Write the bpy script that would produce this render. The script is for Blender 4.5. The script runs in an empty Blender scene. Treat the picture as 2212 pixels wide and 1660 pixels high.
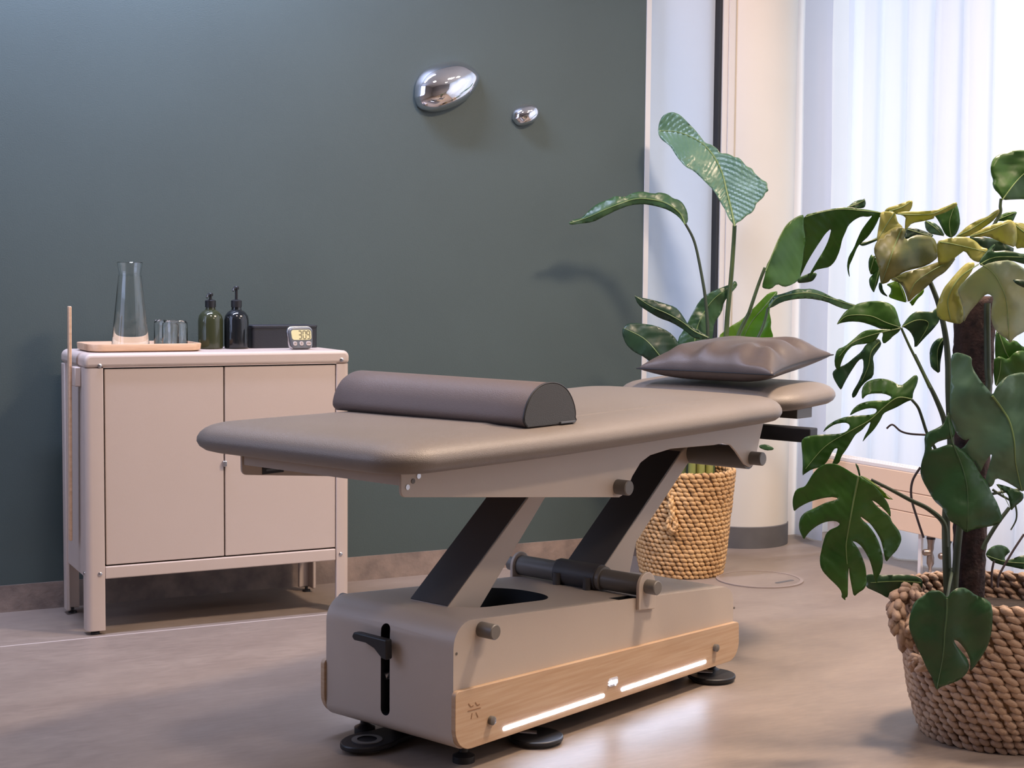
import bpy, bmesh, math, random
from mathutils import Vector, Matrix, geometry, noise
random.seed(7)
SC = bpy.context.scene; COL = SC.collection
PI = math.pi
# ------------------------------------------------------------------ camera
FPX, YAW, PITCH, ROLL, CAMH = 3245.0, .4781, .068, .0086, 1.0248
cy, sy, cp, sp = math.cos(YAW), math.sin(YAW), math.cos(PITCH), math.sin(PITCH)
Fw = Vector((sy*cp, cy*cp, -sp)); R0 = Vector((cy, -sy, 0)); U0 = R0.cross(Fw)
Rt = R0*math.cos(ROLL)+U0*math.sin(ROLL); Up = -R0*math.sin(ROLL)+U0*math.cos(ROLL)
CAM = Vector((0, 0, CAMH))
def ray(x, y): return Fw*FPX+Rt*(x-1106)-Up*(y-830)
def hit(x, y, p0, n):
    d = ray(x, y); return CAM+d*((Vector(p0)-CAM).dot(n)/d.dot(n))
def at_depth(x, y, D): return CAM+ray(x, y)*(D/FPX)
def at_y(x, y, Y): return hit(x, y, (0, Y, 0), Vector((0, 1, 0)))
def at_x(x, y, X): return hit(x, y, (X, 0, 0), Vector((1, 0, 0)))
cd = bpy.data.cameras.new('camera'); cam = bpy.data.objects.new('camera', cd); COL.objects.link(cam)
cd.sensor_fit = 'HORIZONTAL'; cd.sensor_width = 36; cd.lens = FPX*36/2212; cd.clip_start = .05
M = Matrix((Rt, Up, -Fw)).transposed().to_4x4(); M.translation = CAM; cam.matrix_world = M
SC.camera = cam

# ------------------------------------------------------------------ materials
def lin(c):
    f = lambda v: (v/255/12.92) if v/255 <= .04045 else ((v/255+.055)/1.055)**2.4
    return (f(c[0]), f(c[1]), f(c[2]), 1)
def mat(name, c, rough=.5, metal=0, nscale=0, namt=.1, bump=0, bscale=200, spec=.5, stretch=None, c2=None, **kw):
    m = bpy.data.materials.new(name); m.use_nodes = True
    nt = m.node_tree; N = nt.nodes; b = N['Principled BSDF']
    b.inputs['Base Color'].default_value = lin(c); b.inputs['Roughness'].default_value = rough
    b.inputs['Metallic'].default_value = metal; b.inputs['Specular IOR Level'].default_value = spec
    for k, v in kw.items(): b.inputs[k.replace('_', ' ')].default_value = v
    if nscale or bump:
        tc = N.new('ShaderNodeTexCoord'); mp = N.new('ShaderNodeMapping')
        nt.links.new(tc.outputs['Object'], mp.inputs[0])
        if stretch: mp.inputs['Scale'].default_value = stretch
    if nscale:
        n = N.new('ShaderNodeTexNoise'); n.inputs['Scale'].default_value = nscale; n.inputs['Detail'].default_value = 6
        nt.links.new(mp.outputs[0], n.inputs['Vector'])
        mx = N.new('ShaderNodeMix'); mx.data_type = 'RGBA'
        cr = N.new('ShaderNodeValToRGB'); cr.color_ramp.elements[0].position = .35; cr.color_ramp.elements[1].position = .65
        nt.links.new(n.outputs[0], cr.inputs[0]); nt.links.new(cr.outputs[0], mx.inputs[0])
        a = lin(c); d = lin(c2) if c2 else tuple(v*(1-namt) for v in a[:3])+(1,)
        mx.inputs[6].default_value = d; mx.inputs[7].default_value = a
        nt.links.new(mx.outputs[2], b.inputs['Base Color'])
    if bump:
        n2 = N.new('ShaderNodeTexNoise'); n2.inputs['Scale'].default_value = bscale
        nt.links.new(mp.outputs[0], n2.inputs['Vector'])
        bp = N.new('ShaderNodeBump'); bp.inputs['Strength'].default_value = bump; bp.inputs['Distance'].default_value = .002
        nt.links.new(n2.outputs[0], bp.inputs['Height']); nt.links.new(bp.outputs[0], b.inputs['Normal'])
    return m
def emis(name, c, s):
    m = bpy.data.materials.new(name); m.use_nodes = True
    b = m.node_tree.nodes['Principled BSDF']; b.inputs['Base Color'].default_value = lin(c)
    b.inputs['Emission Color'].default_value = lin(c); b.inputs['Emission Strength'].default_value = s
    return m
def leafmat(name, c, c2, trans=.3, rough=.35):
    m = mat(name, c, rough, nscale=9, c2=c2, bump=.15, bscale=60)
    nt = m.node_tree; b = nt.nodes['Principled BSDF']; o = nt.nodes['Material Output']
    tr = nt.nodes.new('ShaderNodeBsdfTranslucent'); g = lin(c)
    tr.inputs[0].default_value = (min(1, g[0]*1.6+.02), min(1, g[1]*1.9+.03), g[2]*.6, 1)
    mx = nt.nodes.new('ShaderNodeMixShader'); mx.inputs[0].default_value = trans
    nt.links.new(b.outputs[0], mx.inputs[1]); nt.links.new(tr.outputs[0], mx.inputs[2]); nt.links.new(mx.outputs[0], o.inputs[0])
    return m
MT = dict(
    green=mat('green_wall_paint', (65, 77, 75), .55, nscale=3, namt=.06, bump=.25, bscale=260),
    white=mat('white_wall_paint', (226, 224, 224), .6, nscale=3, namt=.03),
    column=mat('column_paint', (208, 204, 195), .55, nscale=3, namt=.03),
    trimw=mat('window_frame_paint', (206, 202, 198), .4),
    ceil=mat('ceiling_paint', (225, 222, 218), .7),
    skirt=mat('concrete_skirting', (142, 124, 112), .75, nscale=14, c2=(112, 98, 90), bump=.5, bscale=90),
    band=mat('dark_column_skirting', (92, 90, 90), .6, nscale=12, namt=.15),
    cab=mat('beige_powder_coat', (190, 173, 162), .42, nscale=4, namt=.02, bump=.12, bscale=900),
    metal=mat('warm_grey_powder_coat', (184, 170, 158), .4, nscale=5, namt=.03, bump=.15, bscale=900, spec=.45),
    arm=mat('dark_grey_powder_coat', (62, 60, 62), .5, bump=.12, bscale=900),
    tube=mat('grey_steel_tube', (104, 99, 94), .42, nscale=8, namt=.06),
    leather=mat('taupe_leather', (120, 111, 104), .42, nscale=6, namt=.04, bump=.35, bscale=520, spec=.4),
    leather2=mat('taupe_leather_bolster', (104, 92, 88), .42, nscale=6, namt=.04, bump=.35, bscale=520, spec=.4),
    fabric=mat('charcoal_end_fabric', (66, 68, 72), .8, bump=.5, bscale=700),
    pillow=mat('grey_brown_satin_leatherette', (80, 71, 68), .36, nscale=10, namt=.12, bump=.25, bscale=500, spec=.45),
    black=mat('black_plastic', (22, 22, 26), .45),
    dark=mat('interior_shade', (20, 24, 28), .7),  # near-black stands in for shade inside cut-outs and gaps
    wood=mat('oak_veneer', (190, 162, 134), .45, nscale=5, c2=(178, 146, 116), stretch=(1.2, 6, 26), bump=.1, bscale=60),
    woodt=mat('bamboo_wood', (214, 178, 146), .5, nscale=6, c2=(196, 158, 126), stretch=(1.5, 14, 14)),
    engr=mat('engraved_wood', (140, 104, 74), .7),
    chrome=mat('polished_chrome', (232, 232, 238), .03, 1),
    steel=mat('brushed_steel', (190, 188, 190), .25, 1),
    rad=mat('peach_radiator_enamel', (236, 206, 180), .45, nscale=3, namt=.02),
    radw=mat('radiator_grille_white', (232, 226, 224), .45),
    brass=mat('nickel_valve', (150, 136, 128), .3, .8),
    soil=mat('dark_soil', (46, 36, 30), .95, nscale=60, namt=.5, bump=1, bscale=120),
    moss=mat('coir_moss_pole', (62, 44, 42), .95, nscale=50, c2=(34, 24, 26), bump=1, bscale=160),
    stem=mat('green_stem', (74, 92, 52), .45, nscale=12, c2=(56, 72, 40)),
    stemd=mat('dark_stem', (58, 70, 54), .5, nscale=12, namt=.2),
    root=mat('brown_aerial_root', (70, 58, 62), .6),
    rib=mat('leaf_midrib', (104, 126, 74), .45),
    ribd=mat('leaf_midrib_muted', (66, 92, 58), .45),
    strawA=mat('golden_seagrass', (204, 166, 116), .6, nscale=9, c2=(176, 136, 90), bump=.5, bscale=240),
    strawB=mat('pale_seagrass', (170, 144, 122), .65, nscale=10, c2=(146, 120, 102), bump=.5, bscale=240),
    lining=mat('dark_lining', (112, 86, 62), .9),
    stalk=mat('yellow_green_stalk', (146, 146, 78), .5, nscale=10, c2=(112, 120, 58)),
    lcd=mat('lcd_screen', (206, 198, 150), .35),
    grey=mat('timer_grey_plastic', (98, 100, 104), .3, .3),
    seg=mat('lcd_segment', (88, 82, 66), .5),
    btn=mat('timer_button', (176, 164, 160), .4),
    led=emis('led_strip', (205, 222, 255), 62),
    logo=emis('lit_logo', (240, 242, 255), 1.6),
    logob=mat('clear_logo_recess', (206, 206, 214), .3),
    box=mat('black_box_leather', (30, 32, 38), .55, bump=.3, bscale=300),
    amberA=mat('olive_green_glass', (50, 54, 34), .12, spec=.6),
    amberB=mat('dark_glass', (20, 23, 26), .1, spec=.6),
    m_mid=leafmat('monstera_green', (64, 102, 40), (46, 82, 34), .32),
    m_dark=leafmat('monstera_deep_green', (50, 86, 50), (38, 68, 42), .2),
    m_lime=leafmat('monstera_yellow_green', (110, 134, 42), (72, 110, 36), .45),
    m_tan=leafmat('monstera_faded_lit_tan', (170, 164, 96), (118, 122, 66), .3),  # fading, plus warm lamp light put into the leaf colour
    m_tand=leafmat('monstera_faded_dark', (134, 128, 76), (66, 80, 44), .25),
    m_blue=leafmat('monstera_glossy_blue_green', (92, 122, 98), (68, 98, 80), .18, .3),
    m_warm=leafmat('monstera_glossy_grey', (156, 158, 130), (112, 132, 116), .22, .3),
    s_top=leafmat('strelitzia_sheen_green', (104, 136, 112), (86, 120, 96), .2, .3),  # bluish reflected light put into a lighter leaf green
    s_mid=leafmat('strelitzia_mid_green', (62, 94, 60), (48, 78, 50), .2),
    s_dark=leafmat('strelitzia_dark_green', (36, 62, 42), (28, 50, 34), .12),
    s_lime=leafmat('strelitzia_lit_green', (116, 148, 60), (86, 128, 46), .5),  # lit copy of the green: backlight put into the colour
)
# clear glass and water
def glass(name, c, rough=0, ior=1.45):
    return mat(name, c, rough, Transmission_Weight=1.0, IOR=ior)
MT['glass'] = glass('clear_glass', (250, 252, 252)); MT['water'] = glass('water', (248, 252, 252), 0, 1.33)
# wood grain running along the long side is set by 'stretch'; floor:
def floor_mat():
    m = mat('polished_concrete', (138, 124, 113), .5, nscale=3.2, c2=(128, 114, 104), stretch=(1, 2.2, 1), bump=.06, bscale=30, spec=.4)
    nt = m.node_tree; N = nt.nodes; L = nt.links; b = N['Principled BSDF']
    src = b.inputs['Base Color'].links[0].from_socket
    tc = [n for n in N if n.type == 'TEX_COORD'][0]
    n = N.new('ShaderNodeTexNoise'); n.inputs['Scale'].default_value = 34; n.inputs['Detail'].default_value = 8; n.inputs['Roughness'].default_value = .7
    mp = N.new('ShaderNodeMapping'); mp.inputs['Scale'].default_value = (.5, 2.0, 1); mp.inputs['Rotation'].default_value = (0, 0, .3)
    L.new(tc.outputs['Object'], mp.inputs[0]); L.new(mp.outputs[0], n.inputs['Vector'])
    mr = N.new('ShaderNodeMapRange'); mr.inputs[1].default_value = .3; mr.inputs[2].default_value = .7; mr.inputs[3].default_value = .84; mr.inputs[4].default_value = 1.13
    L.new(n.outputs[0], mr.inputs[0])
    mx = N.new('ShaderNodeMix'); mx.data_type = 'RGBA'; mx.blend_type = 'MULTIPLY'; mx.inputs[0].default_value = 1
    L.new(src, mx.inputs[6]); L.new(mr.outputs[0], mx.inputs[7])
    # thin joint line parallel to the wall
    sp_ = N.new('ShaderNodeSeparateXYZ'); L.new(tc.outputs['Object'], sp_.inputs[0])
    a = N.new('ShaderNodeMath'); a.operation = 'SUBTRACT'; a.inputs[1].default_value = JOINT_Y; L.new(sp_.outputs[1], a.inputs[0])
    ab = N.new('ShaderNodeMath'); ab.operation = 'ABSOLUTE'; L.new(a.outputs[0], ab.inputs[0])
    lt = N.new('ShaderNodeMath'); lt.operation = 'LESS_THAN'; lt.inputs[1].default_value = .004; L.new(ab.outputs[0], lt.inputs[0])
    m2 = N.new('ShaderNodeMix'); m2.data_type = 'RGBA'; lx = N.new('ShaderNodeMath'); lx.operation = 'LESS_THAN'; lx.inputs[1].default_value = 2.5; L.new(sp_.outputs[0], lx.inputs[0]); ml_ = N.new('ShaderNodeMath'); ml_.operation = 'MULTIPLY'; L.new(lt.outputs[0], ml_.inputs[0]); L.new(lx.outputs[0], ml_.inputs[1]); L.new(ml_.outputs[0], m2.inputs[0]); L.new(mx.outputs[2], m2.inputs[6]); m2.inputs[7].default_value = lin((186, 172, 164))
    L.new(m2.outputs[2], b.inputs['Base Color'])
    r = N.new('ShaderNodeMapRange'); r.inputs[3].default_value = .36; r.inputs[4].default_value = .52; L.new(n.outputs[0], r.inputs[0]); L.new(r.outputs[0], b.inputs['Roughness'])
    return m
JOINT_Y = hit(400, 1358, (0, 0, 0), Vector((0, 0, 1))).y
MT['floor'] = floor_mat()
def curtain_mat(name, c, transp):
    m = bpy.data.materials.new(name); m.use_nodes = True; nt = m.node_tree; N = nt.nodes; L = nt.links
    N.remove(N['Principled BSDF']); o = N['Material Output']
    d = N.new('ShaderNodeBsdfDiffuse'); d.inputs[0].default_value = lin(c)
    t = N.new('ShaderNodeBsdfTranslucent'); t.inputs[0].default_value = lin(c)
    tp = N.new('ShaderNodeBsdfTransparent')
    w = N.new('ShaderNodeTexNoise'); w.inputs['Scale'].default_value = 30; tc = N.new('ShaderNodeTexCoord')
    mp = N.new('ShaderNodeMapping'); mp.inputs['Scale'].default_value = (1, 1, .05); L.new(tc.outputs['Object'], mp.inputs[0]); L.new(mp.outputs[0], w.inputs['Vector'])
    mr = N.new('ShaderNodeMapRange'); mr.inputs[3].default_value = transp*.8; mr.inputs[4].default_value = transp*1.2; L.new(w.outputs[0], mr.inputs[0])
    m1 = N.new('ShaderNodeMixShader'); m1.inputs[0].default_value = .6; L.new(d.outputs[0], m1.inputs[1]); L.new(t.outputs[0], m1.inputs[2])
    m2 = N.new('ShaderNodeMixShader'); L.new(mr.outputs[0], m2.inputs[0]); L.new(m1.outputs[0], m2.inputs[1]); L.new(tp.outputs[0], m2.inputs[2])
    L.new(m2.outputs[0], o.inputs[0]); return m
MT['curtain'] = curtain_mat('sheer_curtain', (236, 238, 246), .15)
MT['curtain2'] = curtain_mat('heavier_curtain_fold', (196, 196, 206), .04)

# ------------------------------------------------------------------ mesh helpers
def new(name, bm, m, parent=None, smooth=True, bev=0, seg=2, solid=0, ang=40):
    me = bpy.data.meshes.new(name)
    bmesh.ops.recalc_face_normals(bm, faces=bm.faces[:]) if not solid else None
    bm.to_mesh(me); bm.free()
    ms = m if isinstance(m, (list, tuple)) else [m]
    for k in ms: me.materials.append(MT[k])
    if smooth:
        for p in me.polygons: p.use_smooth = True
        try: me.set_sharp_from_angle(angle=math.radians(ang))
        except Exception: pass
    o = bpy.data.objects.new(name, me); COL.objects.link(o)
    if parent: o.parent = parent
    if solid:
        s = o.modifiers.new('thickness', 'SOLIDIFY'); s.thickness = solid; s.offset = 0
    if bev:
        b = o.modifiers.new('edge', 'BEVEL'); b.width = bev; b.segments = seg; b.limit_method = 'ANGLE'; b.angle_limit = math.radians(35)
    return o
def tag(o, label=None, cat=None, group=None, kind=None):
    if label: o['label'] = label
    if cat: o['category'] = cat
    if group: o['group'] = group
    if kind: o['kind'] = kind
    return o
def empty(name, loc, rz=0, label=None, cat=None, group=None):
    o = bpy.data.objects.new(name, None); COL.objects.link(o); o.location = loc; o.rotation_euler = (0, 0, rz)
    o.empty_display_size = .05
    return tag(o, label, cat, group)
def struct(name, bm, m, **k): return tag(new(name, bm, m, **k), kind='structure')
def box(x0, x1, y0, y1, z0, z1, bm=None, mi=0):
    bm = bm or bmesh.new()
    v = [bm.verts.new((x, y, z)) for x in (x0, x1) for y in (y0, y1) for z in (z0, z1)]
    for f in ((0, 1, 3, 2), (4, 6, 7, 5), (0, 4, 5, 1), (2, 3, 7, 6), (0, 2, 6, 4), (1, 5, 7, 3)):
        bm.faces.new([v[i] for i in f]).material_index = mi
    return bm
def rpoly(pts, rad, n=6):
    """polygon with each corner rounded: rad number or list"""
    out = []; k = len(pts)
    for i in range(k):
        p = Vector(pts[i]); a = Vector(pts[i-1]); b = Vector(pts[(i+1) % k])
        r = rad[i] if isinstance(rad, (list, tuple)) else rad
        if r <= 0: out.append(tuple(p)); continue
        u = (a-p); v = (b-p); lu, lv = u.length, v.length; u /= lu; v /= lv
        th = u.angle(v); d = min(r/math.tan(th/2), lu*.49, lv*.49); rr = d*math.tan(th/2)
        s = p+u*d; e = p+v*d; c = p+(u+v).normalized()*(rr/math.sin(th/2))
        a0 = math.atan2(s.y-c.y, s.x-c.x); a1 = math.atan2(e.y-c.y, e.x-c.x)
        da = (a1-a0+PI) % (2*PI)-PI
        for j in range(n+1):
            t = a0+da*j/n; out.append((c.x+rr*math.cos(t), c.y+rr*math.sin(t)))
    return out
def prism(pts, axis, a, b, bm=None, mi=0):
    """extrude 2D polygon: axis 'y' -> pts are (x,z); 'x' -> (y,z); 'z' -> (x,y)"""
    bm = bm or bmesh.new()
    def P(p, t): return {'y': (p[0], t, p[1]), 'x': (t, p[0], p[1]), 'z': (p[0], p[1], t)}[axis]
    A = [bm.verts.new(P(p, a)) for p in pts]; B = [bm.verts.new(P(p, b)) for p in pts]
    fs = [bm.faces.new(A), bm.faces.new(B[::-1])]
    n = len(pts)
    for i in range(n): fs.append(bm.faces.new((A[i], A[(i+1) % n], B[(i+1) % n], B[i])))
    for f in fs: f.material_index = mi
    return bm
def frame_for(d):
    d = d.normalized(); u = Vector((0, 0, 1)) if abs(d.z) < .9 else Vector((1, 0, 0))
    a = d.cross(u).normalized(); return a, d.cross(a).normalized()
def tube(path, r, seg=12, bm=None, caps=True, mi=0):
    bm = bm or bmesh.new(); path = [Vector(p) for p in path]; rings = []
    n = len(path); rr = r if isinstance(r, (list, tuple)) else [r]*n
    prev = None
    for i, p in enumerate(path):
        d = (path[min(i+1, n-1)]-path[max(i-1, 0)])
        a, b = frame_for(d)
        if prev is not None:
            dn = d.normalized(); a = (prev-dn*prev.dot(dn)).normalized(); b = dn.cross(a)
        prev = a
        rings.append([bm.verts.new(p+a*rr[i]*math.cos(t*2*PI/seg)+b*rr[i]*math.sin(t*2*PI/seg)) for t in range(seg)])
    for i in range(n-1):
        for t in range(seg):
            bm.faces.new((rings[i][t], rings[i][(t+1) % seg], rings[i+1][(t+1) % seg], rings[i+1][t])).material_index = mi
    if caps:
        bm.faces.new(rings[0][::-1]).material_index = mi; bm.faces.new(rings[-1]).material_index = mi
    return bm
def smooth_path(pts, n=6):
    pts = [Vector(p) for p in pts]; out = []
    for i in range(len(pts)-1):
        p0, p1, p2, p3 = pts[max(i-1, 0)], pts[i], pts[i+1], pts[min(i+2, len(pts)-1)]
        for j in range(n):
            t = j/n; out.append(.5*((2*p1)+(p2-p0)*t+(2*p0-5*p1+4*p2-p3)*t*t+(3*p1-p0-3*p2+p3)*t**3))
    out.append(pts[-1]); return out
def lathe(prof, seg=40, loc=(0, 0, 0), bm=None, mi=0):
    bm = bm or bmesh.new(); rings = []
    for r, z in prof:
        if r < 1e-6: rings.append([bm.verts.new((loc[0], loc[1], loc[2]+z))])
        else: rings.append([bm.verts.new((loc[0]+r*math.cos(2*PI*t/seg), loc[1]+r*math.sin(2*PI*t/seg), loc[2]+z)) for t in range(seg)])
    for i in range(len(rings)-1):
        A, B = rings[i], rings[i+1]
        for t in range(seg):
            u = (t+1) % seg
            if len(A) == 1 and len(B) == 1: continue
            if len(A) == 1: f = (A[0], B[u], B[t])
            elif len(B) == 1: f = (A[t], A[u], B[0])
            else: f = (A[t], A[u], B[u], B[t])
            bm.faces.new(f).material_index = mi
    return bm
def rrect(x0, x1, y0, y1, r, n=8, bulge=None):
    return rpoly([(x0, y0), (x1, y0), (x1, y1), (x0, y1)], r, n)
def boolcut(o, cutters, keep=False):
    for c in cutters:
        md = o.modifiers.new('cut', 'BOOLEAN'); md.object = c; md.operation = 'DIFFERENCE'; md.solver = 'EXACT'
        try: md.material_mode = 'TRANSFER'
        except Exception: pass
    bpy.context.view_layer.update()
    dg = bpy.context.evaluated_depsgraph_get(); me = bpy.data.meshes.new_from_object(o.evaluated_get(dg))
    o.modifiers.clear(); o.data = me
    for c in cutters: bpy.data.objects.remove(c)
def text_mesh(name, body, size, m, mw, parent=None, depth=.0006, align='CENTER'):
    cu = bpy.data.curves.new(name, 'FONT'); cu.body = body; cu.size = size; cu.extrude = depth
    cu.align_x = align; cu.align_y = 'CENTER'; cu.resolution_u = 2
    t = bpy.data.objects.new(name, cu); COL.objects.link(t); bpy.context.view_layer.update()
    me = bpy.data.meshes.new_from_object(t.evaluated_get(bpy.context.evaluated_depsgraph_get()))
    bpy.data.objects.remove(t); me.materials.clear(); me.materials.append(MT[m])
    o = bpy.data.objects.new(name, me); COL.objects.link(o)
    if parent: o.parent = parent
    o.matrix_local = mw; return o

# ------------------------------------------------------------------ setting
WY = 4.75
struct('floor', box(-1.6, 5.4, -1.6, 5.6, -.1, 0), 'floor', smooth=False)
struct('ceiling', box(-1.6, 4.2, -1.6, 5.6, 3.1, 3.2), 'ceil', smooth=False)
struct('wall_back', box(-1.6, 3.005, WY, WY+.2, 0, 3.1), 'green', smooth=False)
struct('baseboard_back', box(-1.6, 3.005, WY-.004, WY, 0, .083), 'skirt', smooth=False)
MT['taupew'] = mat('taupe_wall_paint', (150, 142, 138), .7)
struct('wall_left', box(-1.7, -1.6, -1.6, 5.6, 0, 3.1), 'taupew', smooth=False)
struct('wall_rear', box(-1.6, 4.2, -1.7, -1.6, 0, 3.1), 'taupew', smooth=False)
struct('trim_1', box(3.005, 3.026, WY-.003, WY+.19, 0, 3.1), 'trimw', smooth=False)
# milky glazed panel between the green wall and the column, with its frame
w1 = tag(empty('window_1', (3.18, WY+.03, 0)), kind='structure')
def wchild(n, b, m): o = new(n, b, m, smooth=False); o.parent = w1; o.matrix_parent_inverse = Matrix.Translation((-3.18, -WY-.03, 0)); return o
MT['milk'] = mat('milky_glass', (180, 196, 216), .25, spec=.5)
wchild('glass_pane', box(3.026, 3.333, WY+.03, WY+.05, 0, 3.1), 'milk')
wchild('rubber_gasket', box(3.331, 3.345, WY+.0, WY+.05, 0, 3.1), 'black')
fr = box(3.345, 3.368, WY-.006, WY+.06, 0, 3.1); box(3.369, 3.396, WY-.012, WY+.06, 0, 3.1, fr); box(3.396, 3.41, WY-.004, WY+.06, 0, 3.1, fr)
wchild('window_frame', fr, 'trimw')
struct('wall_right', box(3.41, 4.15, WY+.14, WY+.3, 0, 3.1), 'white', smooth=False)
# round column
CX, CY, CR = 3.55, 4.86, .1855
tag(new('column', lathe([(0, 0), (CR, 0), (CR, 3.1), (0, 3.1)], 96, (CX, CY, 0)), 'column'),
    'round white painted column beside the window, grey band at its foot', 'column')
col = bpy.data.objects['column']
cb = new('base_band', lathe([(0, 0), (CR+.003, 0), (CR+.003, .082), (CR, .085), (0, .085)], 96, (CX, CY, 0)), 'band', col)
tag(cb, 'dark grey skirting band')
# window wall on the right (X = 4.0): mullions, sill strip, glazing
w2 = tag(empty('window_2', (4.05, 2.4, 0)), kind='structure')
fr = bmesh.new()
for y in (-1.5, -.1, 1.3, 2.7, 4.1): box(4.02, 4.09, y-.03, y+.03, 0, 3.1, fr)
box(4.02, 4.09, -1.6, 4.75, 0, .07, fr); box(4.02, 4.09, -1.6, 4.75, 3.02, 3.1, fr)
o = new('window_frame', fr, 'trimw', w2, False); o.matrix_parent_inverse = Matrix.Translation((-4.05, -2.4, 0))
# curtains
def curtain(name, y0, y1, X, amp, m, z1=3.05, seed=0, lam=.16, z0=.004, slope=0):
    bm = bmesh.new(); n = int((y1-y0)/.012); nz = 14; g = []
    for j in range(nz+1):
        z = z0+(z1-z0)*j/nz; row = []
        for i in range(n+1):
            y = y0+(y1-y0)*i/n
            ph = y/lam*2*PI+1.7*noise.noise(Vector((y*2.3, seed, z*.15)))*3
            a = amp*(.65+.6*noise.noise(Vector((y*3.1, seed+4, z*.3))))
            row.append(bm.verts.new((X+a*math.sin(ph)+.012*noise.noise(Vector((y*9, z*1.3, seed)))+slope*(y-y0), y+.3*a*math.cos(ph*1.0), z)))
        g.append(row)
    for j in range(nz):
        for i in range(n): bm.faces.new((g[j][i], g[j][i+1], g[j+1][i+1], g[j+1][i]))
    return new(name, bm, m, solid=0, ang=180)
tag(curtain('curtain', -1.3, 4.675, 3.87, .045, 'curtain', seed=2), 'long sheer white curtain glowing with daylight behind the radiator', 'curtain')
tag(curtain('curtain', 4.70, 4.875, 3.835, .010, 'curtain2', seed=8, lam=.3, slope=0), 'narrow greyish curtain edge hanging right beside the column', 'curtain')

# round floor hatch
hb = bmesh.new()
lathe([(.150, 0), (.150, .0035), (.138, .0035), (.138, .0)], 72, (3.14, 4.18, .0005), hb)
hat = tag(new('floor_hatch', lathe([(.138, 0), (.138, .002), (0, .002)], 72, (3.14, 4.18, .0005)), 'floor'), 'round floor hatch with a thin grey ring, right of the golden basket', 'hatch')
new('ring', hb, mat and 'band', hat)
MT['hring'] = mat('worn_grey_ring', (140, 126, 118), .5); bpy.data.objects['ring'].data.materials[0] = MT['hring']
new('finger_slot', prism(rrect(-.045, .045, -.008, .008, .007), 'z', 0, .0008), 'band', hat)
bpy.data.objects['finger_slot'].location = (3.19, 4.105, .0026); bpy.data.objects['finger_slot'].rotation_euler = (0, 0, .2)

# ------------------------------------------------------------------ cabinet
KX, KY = .879, 4.327
cab = empty('cabinet', (KX, KY, 0), 0, 'beige metal two-door cabinet on four legs against the green wall', 'cabinet')
W, H, D = .80, .81, .35
# case: side panels, back, bottom
cs = box(.006, .012, .03, D-.02, .16, H-.03); box(W-.012, W-.006, .03, D-.02, .16, H-.03, cs)
box(.01, W-.01, D-.03, D-.02, .16, H-.03, cs); box(.01, W-.01, .02, D-.02, .175, .185, cs)
new('body', cs, 'cab', cab, False, bev=.002)
# top with rolled front/side edges
tp_ = prism(rpoly([(0, H-.04), (W, H-.04), (W, H), (0, H)], [0, 0, .022, .022], 6), 'y', 0, D)
new('top_panel', tp_, 'cab', cab, True, bev=.010, seg=4)
# front face frame with opening for the doors
def framepanel(x0, x1, z0, z1, y0=0., y1=.018): return box(x0, x1, y0, y1, z0, z1)
new('front_rail', framepanel(.052, .755, .161, .197), 'cab', cab, False, bev=.003)
new('top_rail', framepanel(.052, .757, .770, .772, .0, .016), 'cab', cab, False)
def leg(x0, x1, front, z1=H-.040):
    o = []
    if front:
        L = .052 if x0 < .4 else .045
        b = box(x0, x1, 0, .022, .012, z1)
    else:
        b = box(x0, x1, D-.022, D, .012, z1)
    return b
for (x0, x1, fr_) in ((0, .052, 1), (.757, .8, 1)):
    P_ = [(0, .05), (0, 0), (.052, 0), (.052, .012), (.012, .012), (.012, .05)]; R_ = [0, .018, .003, 0, 0, 0]
    if x0 > .4: P_ = [(.8, .05), (.8, 0), (.757, 0), (.757, .012), (.788, .012), (.788, .05)]
    b = prism(rpoly(P_, R_, 6), 'z', .012, H-.041)
    lg = new('leg', b, 'cab', cab, True)
    new('foot', lathe([(0, 0), (.013, 0), (.013, .006), (.005, .007), (.005, .016), (0, .016)], 16, ((x0+x1)/2, .02, 0)), 'black', lg)
for x0, x1 in ((0, .012), (.788, .8)):
    b = box(x0, x1, D-.05, D, .012, H-.041); a0, a1 = ((0, .046) if x0 < .4 else (.754, .8)); box(a0, a1, D-.012, D, .012, H-.041, b)
    lg = new('leg', b, 'cab', cab, True, bev=.004)
    new('foot', lathe([(0, 0), (.013, 0), (.013, .006), (.005, .007), (.005, .016), (0, .016)], 16, ((a0+a1)/2, D-.02, 0)), 'black', lg)
for n_, (x0, x1) in enumerate(((.056, .4035), (.4075, .755))):
    dr = new('door', box(x0, x1, .004, .020, .201, .7665), 'cab', cab, False, bev=.002)
    if n_ == 0:
        new('latch', box(.399, .411, -.006, .006, .470, .487), 'steel', dr, True, bev=.002)
new('door_gap_shade', box(.052, .757, .017, .0195, .198, .7705), 'dark', cab, False)  # dark sheet standing in for the shade between the doors
for x, z in ((.042, .776), (.774, .782), (.037, .177), (.771, .179)):
    b = bmesh.new(); tube([(x, .001, z), (x, -.002, z), (x, -.004, z)], [.006, .006, .003], 16, b); new('screw', b, 'steel', cab)
for z in (.177,):
    b = bmesh.new(); tube([(-.0, .03, z), (-.003, .03, z)], .005, 12, b); new('screw', b, 'steel', cab)
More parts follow.
